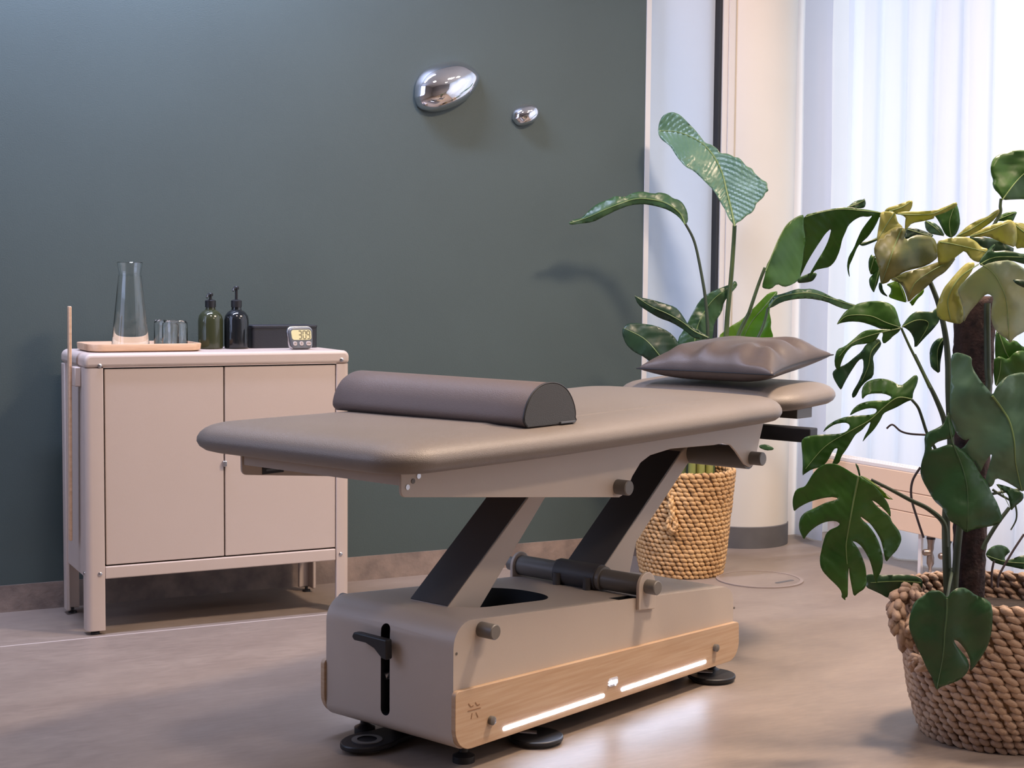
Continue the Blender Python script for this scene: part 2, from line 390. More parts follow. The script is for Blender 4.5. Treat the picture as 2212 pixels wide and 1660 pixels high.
# slim wooden stick with bracket on the cabinet's left side
pT, pB = at_x(150, 662, KX-.022), at_x(152, 1168, KX-.022)
st = empty('wooden_stick', (pB.x, pB.y, pB.z), 0, 'thin flat wooden stick standing upright along the cabinet\'s left side', 'stick')
b = bmesh.new(); dy = pT.y-pB.y; hh = pT.z-pB.z
v = []
for (yy, zz) in ((0, 0), (dy, hh)):
    for (ax, ay) in ((-.004, -.012), (.004, -.012), (.004, .012), (-.004, .012)): v.append(b.verts.new((ax, yy+ay, zz)))
b.faces.new(v[0:4]); b.faces.new(v[4:8])
for i in range(4): b.faces.new((v[i], v[(i+1) % 4], v[4+(i+1) % 4], v[4+i]))
new('stick_body', b, 'woodt', st, True, bev=.002)
bz = at_x(158, 812, KX-.01).z-pB.z
new('clip', box(.004, .0225, dy*.75-.05, dy*.75+.01, bz-.028, bz+.028), 'cab', st, True, bev=.003)

# things on the cabinet
TZ = H
def onk(px, ly): # x on the cabinet top for pixel column px at local depth ly
    return at_y(px, 750, KY+ly).x
# tray
ty = .174; tx = onk(318, ty-.1)
tray = tag(new('serving_tray', bmesh.new(), 'woodt'), 'pale wooden serving tray on the cabinet top, carrying glassware', 'tray')
def traymesh():
    bm = bmesh.new(); rings = []
    w, l = .168, .114
    prof = [(.012, 0), (.002, .004), (0, .021), (.001, .0235), (.006, .0235), (.012, .008), (.02, .0065)]
    for ins, z in prof:
        rings.append([bm.verts.new((x, y, z)) for x, y in rrect(-w+ins, w-ins, -l+ins, l-ins, .045-ins*.6, 8)])
    for A, B in zip(rings, rings[1:]):
        for i in range(len(A)): bm.faces.new((A[i], A[(i+1) % len(A)], B[(i+1) % len(A)], B[i]))
    bm.faces.new(rings[0][::-1]); bm.faces.new(rings[-1]); return bm
b = traymesh(); bmesh.ops.recalc_face_normals(b, faces=b.faces[:]); b.to_mesh(tray.data); b.free(); tray.location = (tx, KY+ty, TZ+.0005)
for p in tray.data.polygons: p.use_smooth = True
tray.data.set_sharp_from_angle(angle=math.radians(40))
tz0 = TZ+.0075
cx_ = onk(282, ty-.01)
car = tag(new('carafe', lathe([(0, 0), (.0535, 0), (.056, .003), (.0555, .01), (.0335, .216), (.0322, .222), (.0375, .254), (.0362, .2555), (.0306, .223), (.0318, .215), (.0535, .011), (.052, .006), (0, .005)], 56, (0, 0, 0)), 'glass'),
          'tall clear glass carafe of water on the wooden tray', 'carafe')
car.location = (cx_, KY+ty-.01, tz0)
new('water', lathe([(0, .0042), (.0527, .0055), (.0543, .0115), (.0330, .2145), (0, .2145)], 56), 'water', car)
gy = ty-.022
for i, (px, dy_) in enumerate(((378, gy), (360, gy+.078))):
    gb = lathe([(.0375, 0), (.0382, .001), (.0372, .074), (.033, .083), (0, .084), (0, .079), (.031, .078), (.0352, .072), (.0362, .001), (.0375, 0)], 48)
    bmesh.ops.remove_doubles(gb, verts=gb.verts[:], dist=1e-5)
    g = tag(new('drinking_glass', gb, 'glass'),
            ['upturned clear drinking glass on the tray, the front one of two', 'upturned clear drinking glass on the tray, half hidden behind the other glass'][i], 'glass', 'upturned glasses on the tray')
    g.location = (at_y(px, 750, KY+dy_).x, KY+dy_, tz0)
# pump bottles
def bottle(px, ly, m, pump_up, label):
    x = onk(px, ly)
    o = tag(new('pump_bottle', lathe([(0, 0), (.034, 0), (.0375, .003), (.038, .01), (.038, .088), (.035, .102), (.027, .113), (.016, .120), (.0145, .126), (.0145, .134), (0, .134)], 44), m), label, 'bottle', 'pump bottles on the cabinet')
    o.location = (x, KY+ly, TZ+.0005)
    new('collar', lathe([(0, .128), (.0165, .128), (.0165, .148), (.014, .150), (.006, .152), (0, .152)], 28), 'black', o)
    b = bmesh.new(); top = .165 if not pump_up else .186
    tube([(0, 0, .150), (0, 0, top)], .0045, 12, b); tube([(0, 0, top-.003), (0, 0, top+.004), (0, 0, top+.007)], [.008, .0085, .006], 14, b)
    ang = -2.2
    tube([(0, 0, top+.001), (.012*math.cos(ang), .012*math.sin(ang), top+.002), (.026*math.cos(ang), .026*math.sin(ang), top-.002), (.030*math.cos(ang), .030*math.sin(ang), top-.008)], [.005, .0045, .0035, .0028], 10, b)
    new('pump_head', b, 'black', o)
bottle(455, .22, 'amberA', 0, 'olive green glass pump bottle on the cabinet, with its pump pressed down')
bottle(511, .21, 'amberB', 1, 'black glass pump bottle on the cabinet, with its pump raised')
# black box
x0 = at_y(545, 720, KY+.20).x; x1 = at_y(687, 720, KY+.235).x
bw = (x1-x0)-.012
bxo = tag(new('storage_box', prism(rrect(0, bw, 0, .115, .012, 5), 'z', 0, .062), 'box', ang=30), 'low black storage box on the cabinet behind the timer', 'box')
bxo.location = (x0, KY+.205, TZ+.0005)
new('lid', prism(rrect(-.0015, bw+.0015, -.0015, .1165, .013, 5), 'z', .062, .071), 'box', bxo, bev=.002)
# timer
tY = KY+.075
ctr = at_y(651, 727, tY); tw = .042
tm = empty('kitchen_timer', (ctr.x, tY, TZ+.0005), 0.12, 'small silver grey digital kitchen timer reading 3 09 on the cabinet', 'timer')
k = (-.14)
def TM(b):
    bmesh.ops.rotate(b, verts=b.verts[:], cent=(0, 0, 0), matrix=Matrix.Rotation(k, 3, 'X')); bmesh.ops.translate(b, verts=b.verts[:], vec=(0, -.004, .0035)); return b
body = prism(rpoly([(-.032, 0), (.034, 0), (.043, .066), (-.043, .066)], [.012, .012, .016, .016], 6), 'y', 0, .02)
new('case', TM(body), 'grey', tm, True, bev=.004, seg=3)
fr = prism(rpoly([(-.037, .0), (.039, .0), (.0455, .0715), (-.0455, .0715)], [.014, .014, .018, .018], 6), 'y', .006, .017)
bmesh.ops.translate(fr, verts=fr.verts[:], vec=(0, 0, -.0008))
new('chrome_rim', TM(fr), 'steel', tm, True, bev=.003, seg=3)
new('lcd_screen', TM(prism(rpoly([(-.031, .027), (.034, .027), (.034, .058), (-.034, .058)], .008, 5), 'y', -.0012, .002)), 'lcd', tm, True)
SEG = {'a': (0, 1, 1, 1), 'b': (1, .5, 1, 1), 'c': (1, 0, 1, .5), 'd': (0, 0, 1, 0), 'e': (0, 0, 0, .5), 'f': (0, .5, 0, 1), 'g': (0, .5, 1, .5)}
for ch, ox in (('abcdg', -.009), ('abcdef', .006), ('abcdfg', .0195)):
    b = bmesh.new(); w_, h_ = .0095, .024
    for s in ch:
        xa, za, xb, zb = SEG[s]; X0, X1 = sorted((xa, xb)); Z0, Z1 = sorted((za, zb)); t = .0012
        hx = (X0 == X1); X0, X1 = ox+X0*w_, ox+X1*w_; Z0, Z1 = .0305+Z0*h_, .0305+Z1*h_
        if hx: X0 -= t; X1 += t; Z0 += .0012; Z1 -= .0012
        else: Z0 -= t; Z1 += t; X0 += .0012; X1 -= .0012
        box(X0, X1, -.0018, -.0008, Z0, Z1, b)
    new('digit', TM(b), 'seg', tm, False)
for x, r, tx_ in ((-.0225, .0065, 'M'), (-.001, .0065, 'S'), (.0235, .0085, 'ST/SP')):
    b = prism(rrect(x-r, x+r, .0155-.0065, .0155+.0065, .005, 4), 'y', -.0025, .002)
    bt = new('button', TM(b), 'btn', tm, True, bev=.001)
    bpy.context.view_layer.update()
    mw = Matrix.Translation((0, -.004, .0035)) @ Matrix.Rotation(k, 4, 'X') @ Matrix.Translation((x, -.0026, .0155)) @ Matrix.Rotation(PI/2, 4, 'X')
    text_mesh('button_letter', tx_, .0085 if len(tx_) == 1 else .0052, 'seg', mw, bt, .0003)

# ------------------------------------------------------------------ chrome wall ornaments
def pebble(cpx, cpy, outline, dep, label):
    c = at_y(cpx, cpy, WY); pts = [at_y(x, y, WY-.01) for x, y in outline]
    loc = [((p.x-c.x), (p.z-c.z)) for p in pts]
    loc = [tuple(v)[:2] for v in smooth_path([(a, b_, 0) for a, b_ in loc+loc[:1]], 6)][:-1]
    bm = bmesh.new(); rings = []
    for j in range(0, 13):
        t = j/12*PI/2; s = math.cos(t)**.9 if j < 12 else 0; yy = -dep*math.sin(t)
        if j == 12: rings.append([bm.verts.new((0, -dep, 0))])
        else: rings.append([bm.verts.new((x*s, yy, z*s)) for x, z in loc])
    A = [bm.verts.new((x*.9, 0.0, z*.9)) for x, z in loc]; n = len(loc)
    for i in range(n): bm.faces.new((A[i], A[(i+1) % n], rings[0][(i+1) % n], rings[0][i]))
    bm.faces.new(A)
    for P, Q in zip(rings, rings[1:]):
        for i in range(n):
            if len(Q) == 1: bm.faces.new((P[i], P[(i+1) % n], Q[0]))
            else: bm.faces.new((P[i], P[(i+1) % n], Q[(i+1) % n], Q[i]))
    o = tag(new('wall_ornament', bm, 'chrome', ang=180), label, 'ornament', 'chrome pebble ornaments on the green wall')
    o.location = (c.x, WY-.0005, c.z)
pebble(962, 190, [(896, 210), (899, 180), (915, 154), (945, 138), (985, 131), (1015, 141), (1034, 160), (1032, 182), (1012, 212), (975, 234), (935, 243), (906, 233)], .075,
       'large egg-shaped polished chrome ornament on the green wall')
pebble(1137, 248, [(1108, 258), (1111, 240), (1125, 227), (1145, 223), (1160, 230), (1164, 245), (1157, 260), (1140, 270), (1120, 271)], .045,
       'small round polished chrome ornament on the green wall')

# ------------------------------------------------------------------ treatment table
TH = .381; TN = hit(1012, 1618, (0, 0, .05), Vector((0, 0, 1)))
ed = Vector((math.cos(TH), math.sin(TH), 0)); ee = Vector((-math.sin(TH), math.cos(TH), 0))
def tu(x, y, v):
    p = hit(x, y, TN+ee*v, ee)-TN; return (p.dot(ed), p.z+TN.z)
def tw_(u, v, z): return Vector((TN.x, TN.y, 0))+ed*u+ee*v+Vector((0, 0, z))
tab = empty('treatment_table', (TN.x, TN.y, 0), TH, 'height-adjustable treatment table with taupe cushions and an oak-panelled base', 'treatment table')
# base body
BV0, BV1 = .012, .401
prof = rpoly([(-.035, .049), (1.035, .049), (1.035, .2385), (-.035, .3215)], [.03, .03, .05, .052], 8)
body = new('base_body', prism(prof, 'y', BV0, BV1), 'metal')
hole = new('c1', bmesh.new(), 'dark'); b = bmesh.new()
pts = rrect(.10, .45, .110, .31, .09, 10)
hole.data.materials.clear(); hole.data.materials.append(MT['dark']); b = prism(pts, 'z', .16, .5); bmesh.ops.recalc_face_normals(b, faces=b.faces[:]); b.to_mesh(hole.data); b.free()
slot = new('c2', prism(rpoly([(.199, .086), (.2265, .086), (.2265, .287), (.199, .287)], .0136, 8), 'x', -.1, .05), 'dark')
nb = new('c3', box(.545, .625, .02, .05, .22, .5), 'dark', smooth=False)
boolcut(body, [hole, slot, nb])
body.parent = tab
for p in body.data.polygons: p.use_smooth = True
body.data.set_sharp_from_angle(angle=math.radians(30))
bb = body.modifiers.new('edge', 'BEVEL'); bb.width = .007; bb.segments = 3; bb.limit_method = 'ANGLE'; bb.angle_limit = math.radians(60)
# screws on side panel
for x, y in ((986, 1413), (1586, 1314)):
    u, z = tu(x, y, BV0); b = bmesh.new(); tube([(u, BV0+.001, z), (u, BV0-.001, z)], .003, 10, b); new('screw', b, 'tube', body)
# oak side panels
for n_, (va, vb) in enumerate(((0, .012), (.401, .413))):
    w = new('side_panel', prism(rpoly([(-.041, .048), (1.049, .046), (1.045, .1445), (-.041, .1775)], [.05, .055, .012, .012], 8), 'y', va, vb), 'wood', tab, True, bev=.0012)
    if n_ == 0: tag(w, 'oak panel')
    vf, sg = (0, -1) if n_ == 0 else (.413, 1)
    for uu in ((.1095, .467), (.533, .892)):
        L = new('light_strip', prism(rpoly([(uu[0], .063), (uu[1], .063), (uu[1], .0712), (uu[0], .0712)], .004, 4), 'y', min(vf-.001*sg, vf+.0008*sg), max(vf-.001*sg, vf+.0008*sg)), 'led', w)
        tag(L, 'glowing white light strip')
    if n_ == 0:
        for uu in (.069, .932):
            b = bmesh.new(); tube([(uu, .001, .0955), (uu, -.008, .0955), (uu, -.009, .0955)], [.0095, .0095, .008], 20, b); new('button', b, 'tube', w)
        # lit lettering in its recess
        lg = new('logo_plate', prism(rpoly([(.482, .0825), (.519, .0825), (.519, .103), (.482, .103)], .006, 5), 'y', -.0008, .002), 'logob', w)
        mw = Matrix.Translation((.4985, -.0012, .0935)) @ Matrix.Rotation(PI/2, 4, 'X')
        text_mesh('lit_letters', 'step', .0215, 'logo', mw, lg, .0016)
        # engraved sign
        eb = bmesh.new()
        def seg_(ax, ay, bx, by, t=3.0):
            (u0, z0), (u1, z1) = tu(ax, ay, 0), tu(bx, by, 0); a = Vector((u0, z0)); c = Vector((u1, z1)); d_ = (c-a).normalized(); q = Vector((-d_.y, d_.x))*.0011
            prism([tuple(a+q), tuple(a-q), tuple(c-q), tuple(c+q)], 'y', -.0006, .001, eb)
        Z8 = lambda x, y: (950+x/7.373, 1420+y/7.373)
        for a_, c_ in (((445, 865), (650, 808)), ((455, 745), (495, 795)), ((495, 795), (535, 775)), ((565, 725), (598, 772)), ((598, 772), (635, 752)), ((515, 895), (497, 990)), ((575, 885), (605, 950)), ((605, 950), (600, 965))):
            seg_(*Z8(*a_), *Z8(*c_))
        new('engraved_mark', eb, 'engr', w, False)
# peg on body, ears and pegs for lower tube
def peg(u, v0, v1, z, r, m='tube', par=tab):
    b = bmesh.new(); s = 1 if v1 > v0 else -1
    tube([(u, v0, z), (u, v1-s*.002, z), (u, v1, z)], [r, r, r-.002], 28, b); return new('peg', b, m, par)
peg(.050, .014, -.030, .2925, .0165); peg(.050, .399, .443, .2925, .0165)
UT, ZT = .637, .2975
b = bmesh.new(); tube([(UT, .010, ZT), (UT, .403, ZT)], .0255, 32, b); lt = new('lower_axle', b, 'tube', tab)
for va, vb in ((.003, .0118), (.4012, .410)):
    e_ = [(UT-.034, .245), (UT+.034, .238)]+[(UT+.034*math.cos(a), ZT+.034*math.sin(a)) for a in [i*PI/16 for i in range(17)]]
    new('ear_plate', prism(e_, 'y', va, vb), 'metal', tab, bev=.0015)
peg(UT, .003, -.028, ZT, .0175); peg(UT, .410, .441, ZT, .0175)
b = bmesh.new(); tube([(UT, .143, ZT), (UT, .272, ZT)], .034, 32, b); new('sleeve', b, 'arm', lt)
for va, vb in ((.131, .143), (.272, .280)): b = bmesh.new(); tube([(UT, va, ZT), (UT, vb, ZT)], .031, 32, b); new('collar', b, 'tube', lt)
for v in (.160, .255):
    b = bmesh.new(); tube([(UT-.034, v, .302), (UT-.036, v, .272)], .010, 12, b); tube([(UT-.036, v, .272), (UT-.036, v, .266)], .004, 8, b, mi=1); new('bolt', b, ['arm', 'chrome'], lt)
# lifting arms (box beams): polygons in (u,z)
VA, VB = .150, .265
TA = lambda *P: [tu(x, y, VA) for x, y in P]
A1 = TA((968, 1311), (1139, 1077), (1190, 1007), (1222, 1016), (1177.5, 1077), (1037, 1315), (1030, 1345), (955, 1345))
A2 = TA((1297, 1237), (1471, 977), (1490, 958), (1512, 962), (1510, 992), (1489, 998), (1460, 1042), (1420, 1103), (1397, 1137), (1375, 1172), (1367, 1209), (1361, 1239), (1360, 1262), (1290, 1262))

def arm(poly, nface):
    bm = prism(poly, 'y', VA, VB)
    return bm
a1 = new('lifting_arm', arm(A1, 0), 'metal', tab, bev=.003)
a2 = new('lifting_arm', arm(A2, 0), 'metal', tab, bev=.003)
def cover(p, q, name, par):  # thin dark sheet laid along the arm's near edge
    p = Vector(p); q = Vector(q); d_ = (q-p).normalized(); n = Vector((-d_.y, d_.x))*.0025
    pts = [tuple(p), tuple(q), tuple(q+n), tuple(p+n)]
    o = new(name, prism(pts, 'y', VA+.001, VB-.001), 'arm', par, False); tag(o, 'near-black sheet on the near face of the arm'); return o
cover(A1[0], A1[2], 'arm_near_face', a1); cover(A2[0], A2[1], 'arm_near_face', a2)
# side beams
ZB = lambda x, y: tu(x, y, VR)
VR, VL = -.030, .456
bp = [(866, 1000), (866, 1075), (1338, 1075), (1352, 1066), (1366, 1030), (1384, 1000), (1405, 984), (1450, 970), (1543, 962), (1562, 958), (1578, 962), (1590, 976), (1609, 1004), (1620, 1010), (1629, 1004), (1640, 955), (1652, 903)]
bq = [ZB(*p) for p in bp]; U0b = bq[0][0]
poly = [(U0b, .664)]+[bq[1]]+bq[2:]
poly[-1] = (bq[-1][0], .676)
rad = [0, .014]+[0]*(len(poly)-2)
for va, vb in ((VR, VR+.006), (VL-.006, VL)):
    pb = new('side_beam', prism(rpoly(poly, rad, 6), 'y', va, vb), 'metal', tab, bev=.0012)
    for x, y, r in ((880, 1053, .0055), (892, 1040, .005), (904, 1029, .0055)):
        u, z = ZB(x, y); b = bmesh.new(); vo = va-.0015 if va < 0 else vb+.0015
        tube([(u, va+.003, z), (u, vo, z)], r, 14, b); new('screw', b, 'steel' if r > .005 else 'tube', pb)
for x, y in ((1340, 1052), (1630, 990)):
    u, z = ZB(x-6, y); peg(u, VR+.002, VR-.034, z, .0175); peg(u, VL-.002, VL+.034, z, .0175)
    if x > 1500:
        b = bmesh.new(); tube([(u-.004, VR+.006, z), (u-.004, VL-.006, z)], .029, 28, b); new('upper_axle', b, 'tube', tab)
b = box(U0b+.004, U0b+.010, VR+.006, VL-.006, .628, .664); box(U0b+.03, .62, VR+.006, VL-.006, .651, .657, b)
new('cross_sheet', b, 'metal', tab, False)
u1, z1 = tu(590, 1011, VL-.007)
b = box(u1-.03, u1+.03, VL-.0075, VL-.006, z1-.012, z1+.010); tg = new('sticker', b, 'black', tab, False)
b = box(u1-.02, u1+.02, VL-.0082, VL-.0074, z1-.006, z1-.002); new('sticker_print', b, 'grey', tg, False)
# cushions
def cushion(name, u0, u1, v0, v1, zb, th, rad, m, par, lift=lambda u, v: 0, bulge=0, edge=1.0, N_=14):
    bm = bmesh.new(); rings = []
    prof = [(.060, 0), (.034, .001), (.016, .006), (.005, .014), (0, .024), (.001, .033), (.006, .042), (.015, .050), (.028, .0565), (.045, .061), (.066, .0637), (.09, .065), (.13, .0655)]
    for ins, z in prof:
        i_ = ins*edge; z_ = z*th/.0655
        P = rpoly([(u0+i_, v0+i_), (u1-i_, v0+i_), (u1-i_, v1-i_), (u0+i_, v1-i_)], max(rad-i_*.75, .02), N_)
        # refine long edges
        Q = []
        for k_ in range(len(P)):
            a = Vector(P[k_]); c = Vector(P[(k_+1) % len(P)]); n = 10 if (c-a).length > .15 else 1
            for j in range(n): Q.append(tuple(a.lerp(c, j/n)))
        ring = []
        for (u, v) in Q:
            s = (u-u0)/(u1-u0); c = 1-((v-(v0+v1)/2)/((v1-v0)/2))**2
            uu = u+bulge*c*max(0, s-.5)*2
            ring.append(bm.verts.new((uu, v, zb+z_+lift(u, v))))
        rings.append(ring)
    for A, B in zip(rings, rings[1:]):
        for i in range(len(A)): bm.faces.new((A[i], A[(i+1) % len(A)], B[(i+1) % len(A)], B[i]))
    bm.faces.new(rings[0][::-1]); f = bm.faces.new(rings[-1])
    return new(name, bm, m, par, ang=70)
cushion('main_cushion', -.315, 1.115, -.115, .565, .655, .066, .10, 'leather', tab, lambda u, v: .018*max(0, u-.1)**1.3, bulge=.055)
hs = cushion('head_cushion', 1.145, 1.475, -.075, .525, .683, .062, .11, 'leather', tab, lambda u, v: .05*(u-1.15), bulge=.03)
tag(hs, 'shorter head cushion')
b = box(1.10, 1.33, .03, .42, .672, .686); box(1.26, 1.34, -.035, .02, .664, .692, b); new('head_frame', b, 'tube', tab, False, bev=.002)
zc = .629; b = box(1.19, 1.20+.03, -.115, .42, zc-.019, zc+.019); box(1.10, 1.22, .10, .14, .63, .672, b); box(1.10, 1.22, .31, .35, .63, .672, b)
tag(new('armrest_bar', b, 'black', tab, False, bev=.003), 'flat black crossbar below the head cushion')
# pedal lever at the near end
b = bmesh.new()
tube([(-.028, .213, .240), (-.050, .213, .240)], .008, 12, b)
def tv(x, y, u):
    p = hit(x, y, TN+ed*u, ed)-TN; return (p.dot(ee), p.z+TN.z)
pz = [tv(x, y, -.055) for x, y in ((767, 1374), (771, 1365), (779, 1366), (842, 1382), (843, 1426), (832, 1422), (815, 1400), (797, 1388), (772, 1382))]
prism(rpoly(pz, .004, 4), 'x', -.066, -.048, b)
tag(new('pedal_lever', b, 'black', tab, bev=.003), 'black release lever poking out of the slot')
b = bmesh.new(); tube([(-.015, .213, .10), (-.015, .213, .20)], .006, 10, b); tube([(-.012, .208, .175), (-.03, .218, .17)], .008, 10, b, mi=0); new('lever_rod', b, 'steel', tab)
# feet, castors and round pads
for u, v in ((.045, .055), (1.005, .055), (.045, .36), (1.005, .36)):
    b = bmesh.new(); lathe([(0, 0), (.024, 0), (.024, .014), (.016, .018), (.010, .022), (.010, .07), (0, .07)], 20, (u, v, 0), b); new('foot', b, 'black', tab)
for u, v in ((.10, .29), (.95, .29), (.95, .13)):
    b = bmesh.new(); tube([(u, v-.012, .026), (u, v+.012, .026)], .026, 24, b); box(u-.012, u+.012, v-.016, v+.016, .03, .07, b); new('castor', b, 'black', tab)
def pad(cx, cy, r, ang):
    b = bmesh.new(); P = [(cx+r*math.cos(a), cy+r*math.sin(a)) for a in [i*2*PI/40 for i in range(40)]]
    prism(P, 'z', .006, .016, b); o = new('foot_pad', b, 'black', tab, bev=.003)
    b = bmesh.new(); lathe([(r*.72, 0), (r*.80, 0), (r*.80, .007), (r*.72, .007)], 36, (cx, cy, 0), b); new('rim', b, 'tube', o)
    b = bmesh.new(); tube([(cx-.02, cy+.03, .02), (cx+.004, cy, .018)], .007, 10, b); new('pin', b, 'steel', o)
pad(.255, .03, .062, 0); pad(.965, .03, .062, 0)
P3 = hit(800, 1610, (0, 0, 0.006), Vector((0, 0, 1)))-Vector((TN.x, TN.y, 0)); pu, pv = P3.dot(ed), P3.dot(ee)
b = bmesh.new(); pts = [(pu+.075*math.cos(a), pv+.055*math.sin(a)) for a in [PI*.3+i*PI*1.4/24 for i in range(25)]]
prism(pts+[(pu+.22, pv-.03), (pu+.22, pv+.03)], 'z', .008, .02, b); fp = new('foot_pad', b, 'black', tab, bev=.003)
b = bmesh.new(); lathe([(.022, 0), (.034, 0), (.034, .022), (.022, .022)], 30, (pu-.01, pv, 0), b); new('rim', b, 'tube', fp)
b = bmesh.new(); prism(rrect(.4, .5, .05, .25, .01), 'z', .025, .07, b); new('underframe', b, 'black', tab)

# bolster on the foot section
bo = empty('bolster', tuple(tw_(.185, .235, .7215)), TH, 'half-round taupe leather bolster lying across the table near its foot end', 'bolster')
def dprof(s=1.0):
    P = [(-.098*s, 0), (.098*s, 0)]; out = []
    pts = [(-.088, .0), (.088, .0), (.101, .012), (.100, .030), (.088, .055), (.066, .078), (.035, .0925), (0, .097), (-.035, .0925), (-.066, .078), (-.088, .055), (-.100, .030), (-.101, .012)]
    q = [(x*s*.86, z*s*.93) for x, z in pts]
    sm = smooth_path([(a, c, 0) for a, c in q+q[:1]], 4)[:-1]; return [(v.x, max(v.y, 0)) for v in sm]
b = bmesh.new(); P = dprof(); Lh = .293; rings = []
for y, s in ((-Lh, .985), (-Lh+.004, 1), (-Lh+.1, 1), (0, 1), (Lh-.1, 1), (Lh-.006, 1), (Lh, .97)):
    rings.append([b.verts.new((x*s, y, z*s)) for x, z in P])
for A, B in zip(rings, rings[1:]):
    for i in range(len(A)): b.faces.new((A[i], A[(i+1) % len(A)], B[(i+1) % len(A)], B[i]))
b.faces.new(rings[0]); b.faces.new(rings[-1])
new('cover', b, 'leather2', bo, ang=50)
b = prism([(x*.965, z*.965+.001) for x, z in P], 'y', -Lh-.003, -Lh-.0003); tag(new('end_cap', b, 'fabric', bo, False, bev=.001), 'dark fabric end panel')
b = tube([(x*.985, -Lh-.001, z*.985+.001) for x, z in P+P[:1]], .0022, 6); new('piping', b, 'black', bo)
b = box(.03, .08, -Lh-.008, -Lh+.0, .0005, .005); new('care_flap', b, 'grey', bo, False, bev=.001)

# pillow on the head cushion
pl = empty('pillow', tuple(tw_(1.30, .195, .77)), TH, 'grey-brown square pillow with creased cover resting on the head cushion', 'pillow')
bm = bmesh.new(); n = 44; cor = {(-1, -1): (-.165, -.228, .017), (-1, 1): (-.150, .222, .014), (1, -1): (.165, -.222, .060), (1, 1): (.175, .225, .050)}
def pil(s, t, side):
    cz = [cor[(-1, -1)], cor[(1, -1)], cor[(-1, 1)], cor[(1, 1)]]; w = [(1-s)*(1-t)/4, (1+s)*(1-t)/4, (1-s)*(1+t)/4, (1+s)*(1+t)/4]
    p = Vector((0, 0, 0))
    for c, k_ in zip(cz, w): p += Vector(c)*k_
    # edges pulled in between the corners
    es, et = 1-s*s, 1-t*t
    p.x -= s*.018*et; p.y -= t*.026*es
    h = (max(0, 1-abs(s)**3.2)*max(0, 1-abs(t)**3.4))**.52
    wr = 0
    e_ = (1-max(0, -s))                                             # creases towards the near edge
    near = math.exp(-((s+.62)/.35)**2); wr += .013*near*math.sin(t*13+2.2*noise.noise(Vector((t*2.4, s*2, 1))))*min(1, h*2)*(.5+noise.noise(Vector((t*3, 5, 0))))
    right = math.exp(-((t+.72)/.25)**2); wr += .010*right*math.sin(s*11+1+2*noise.noise(Vector((s*3, 3, 7))))*min(1, h*2)
    wr += .004*noise.noise(Vector((s*2.2, t*2.2, 2)))
    up, dn = .064*h+wr*h**.5, -.040*h
    p.z += (up if side else dn)
    return p
def prm(i): x = -1+2*i/n; return math.sin(x*PI/2)*.35+x*.65
g = [[bm.verts.new(pil(prm(i), prm(j), 1)) for j in range(n+1)] for i in range(n+1)]
g2 = [[g[i][j] if i in (0, n) or j in (0, n) else bm.verts.new(pil(prm(i), prm(j), 0)) for j in range(n+1)] for i in range(n+1)]
for i in range(n):
    for j in range(n):
        bm.faces.new((g[i][j], g[i+1][j], g[i+1][j+1], g[i][j+1])); bm.faces.new((g2[i][j], g2[i][j+1], g2[i+1][j+1], g2[i+1][j]))
loop = [g[i][0].co.copy() for i in range(n+1)]+[g[n][j].co.copy() for j in range(1, n+1)]+[g[i][n].co.copy() for i in range(n-1, -1, -1)]+[g[0][j].co.copy() for j in range(n-1, -1, -1)]
new('cover', bm, 'pillow', pl, ang=180)
new('seam_piping', tube(loop, .0018, 6), 'black', pl)

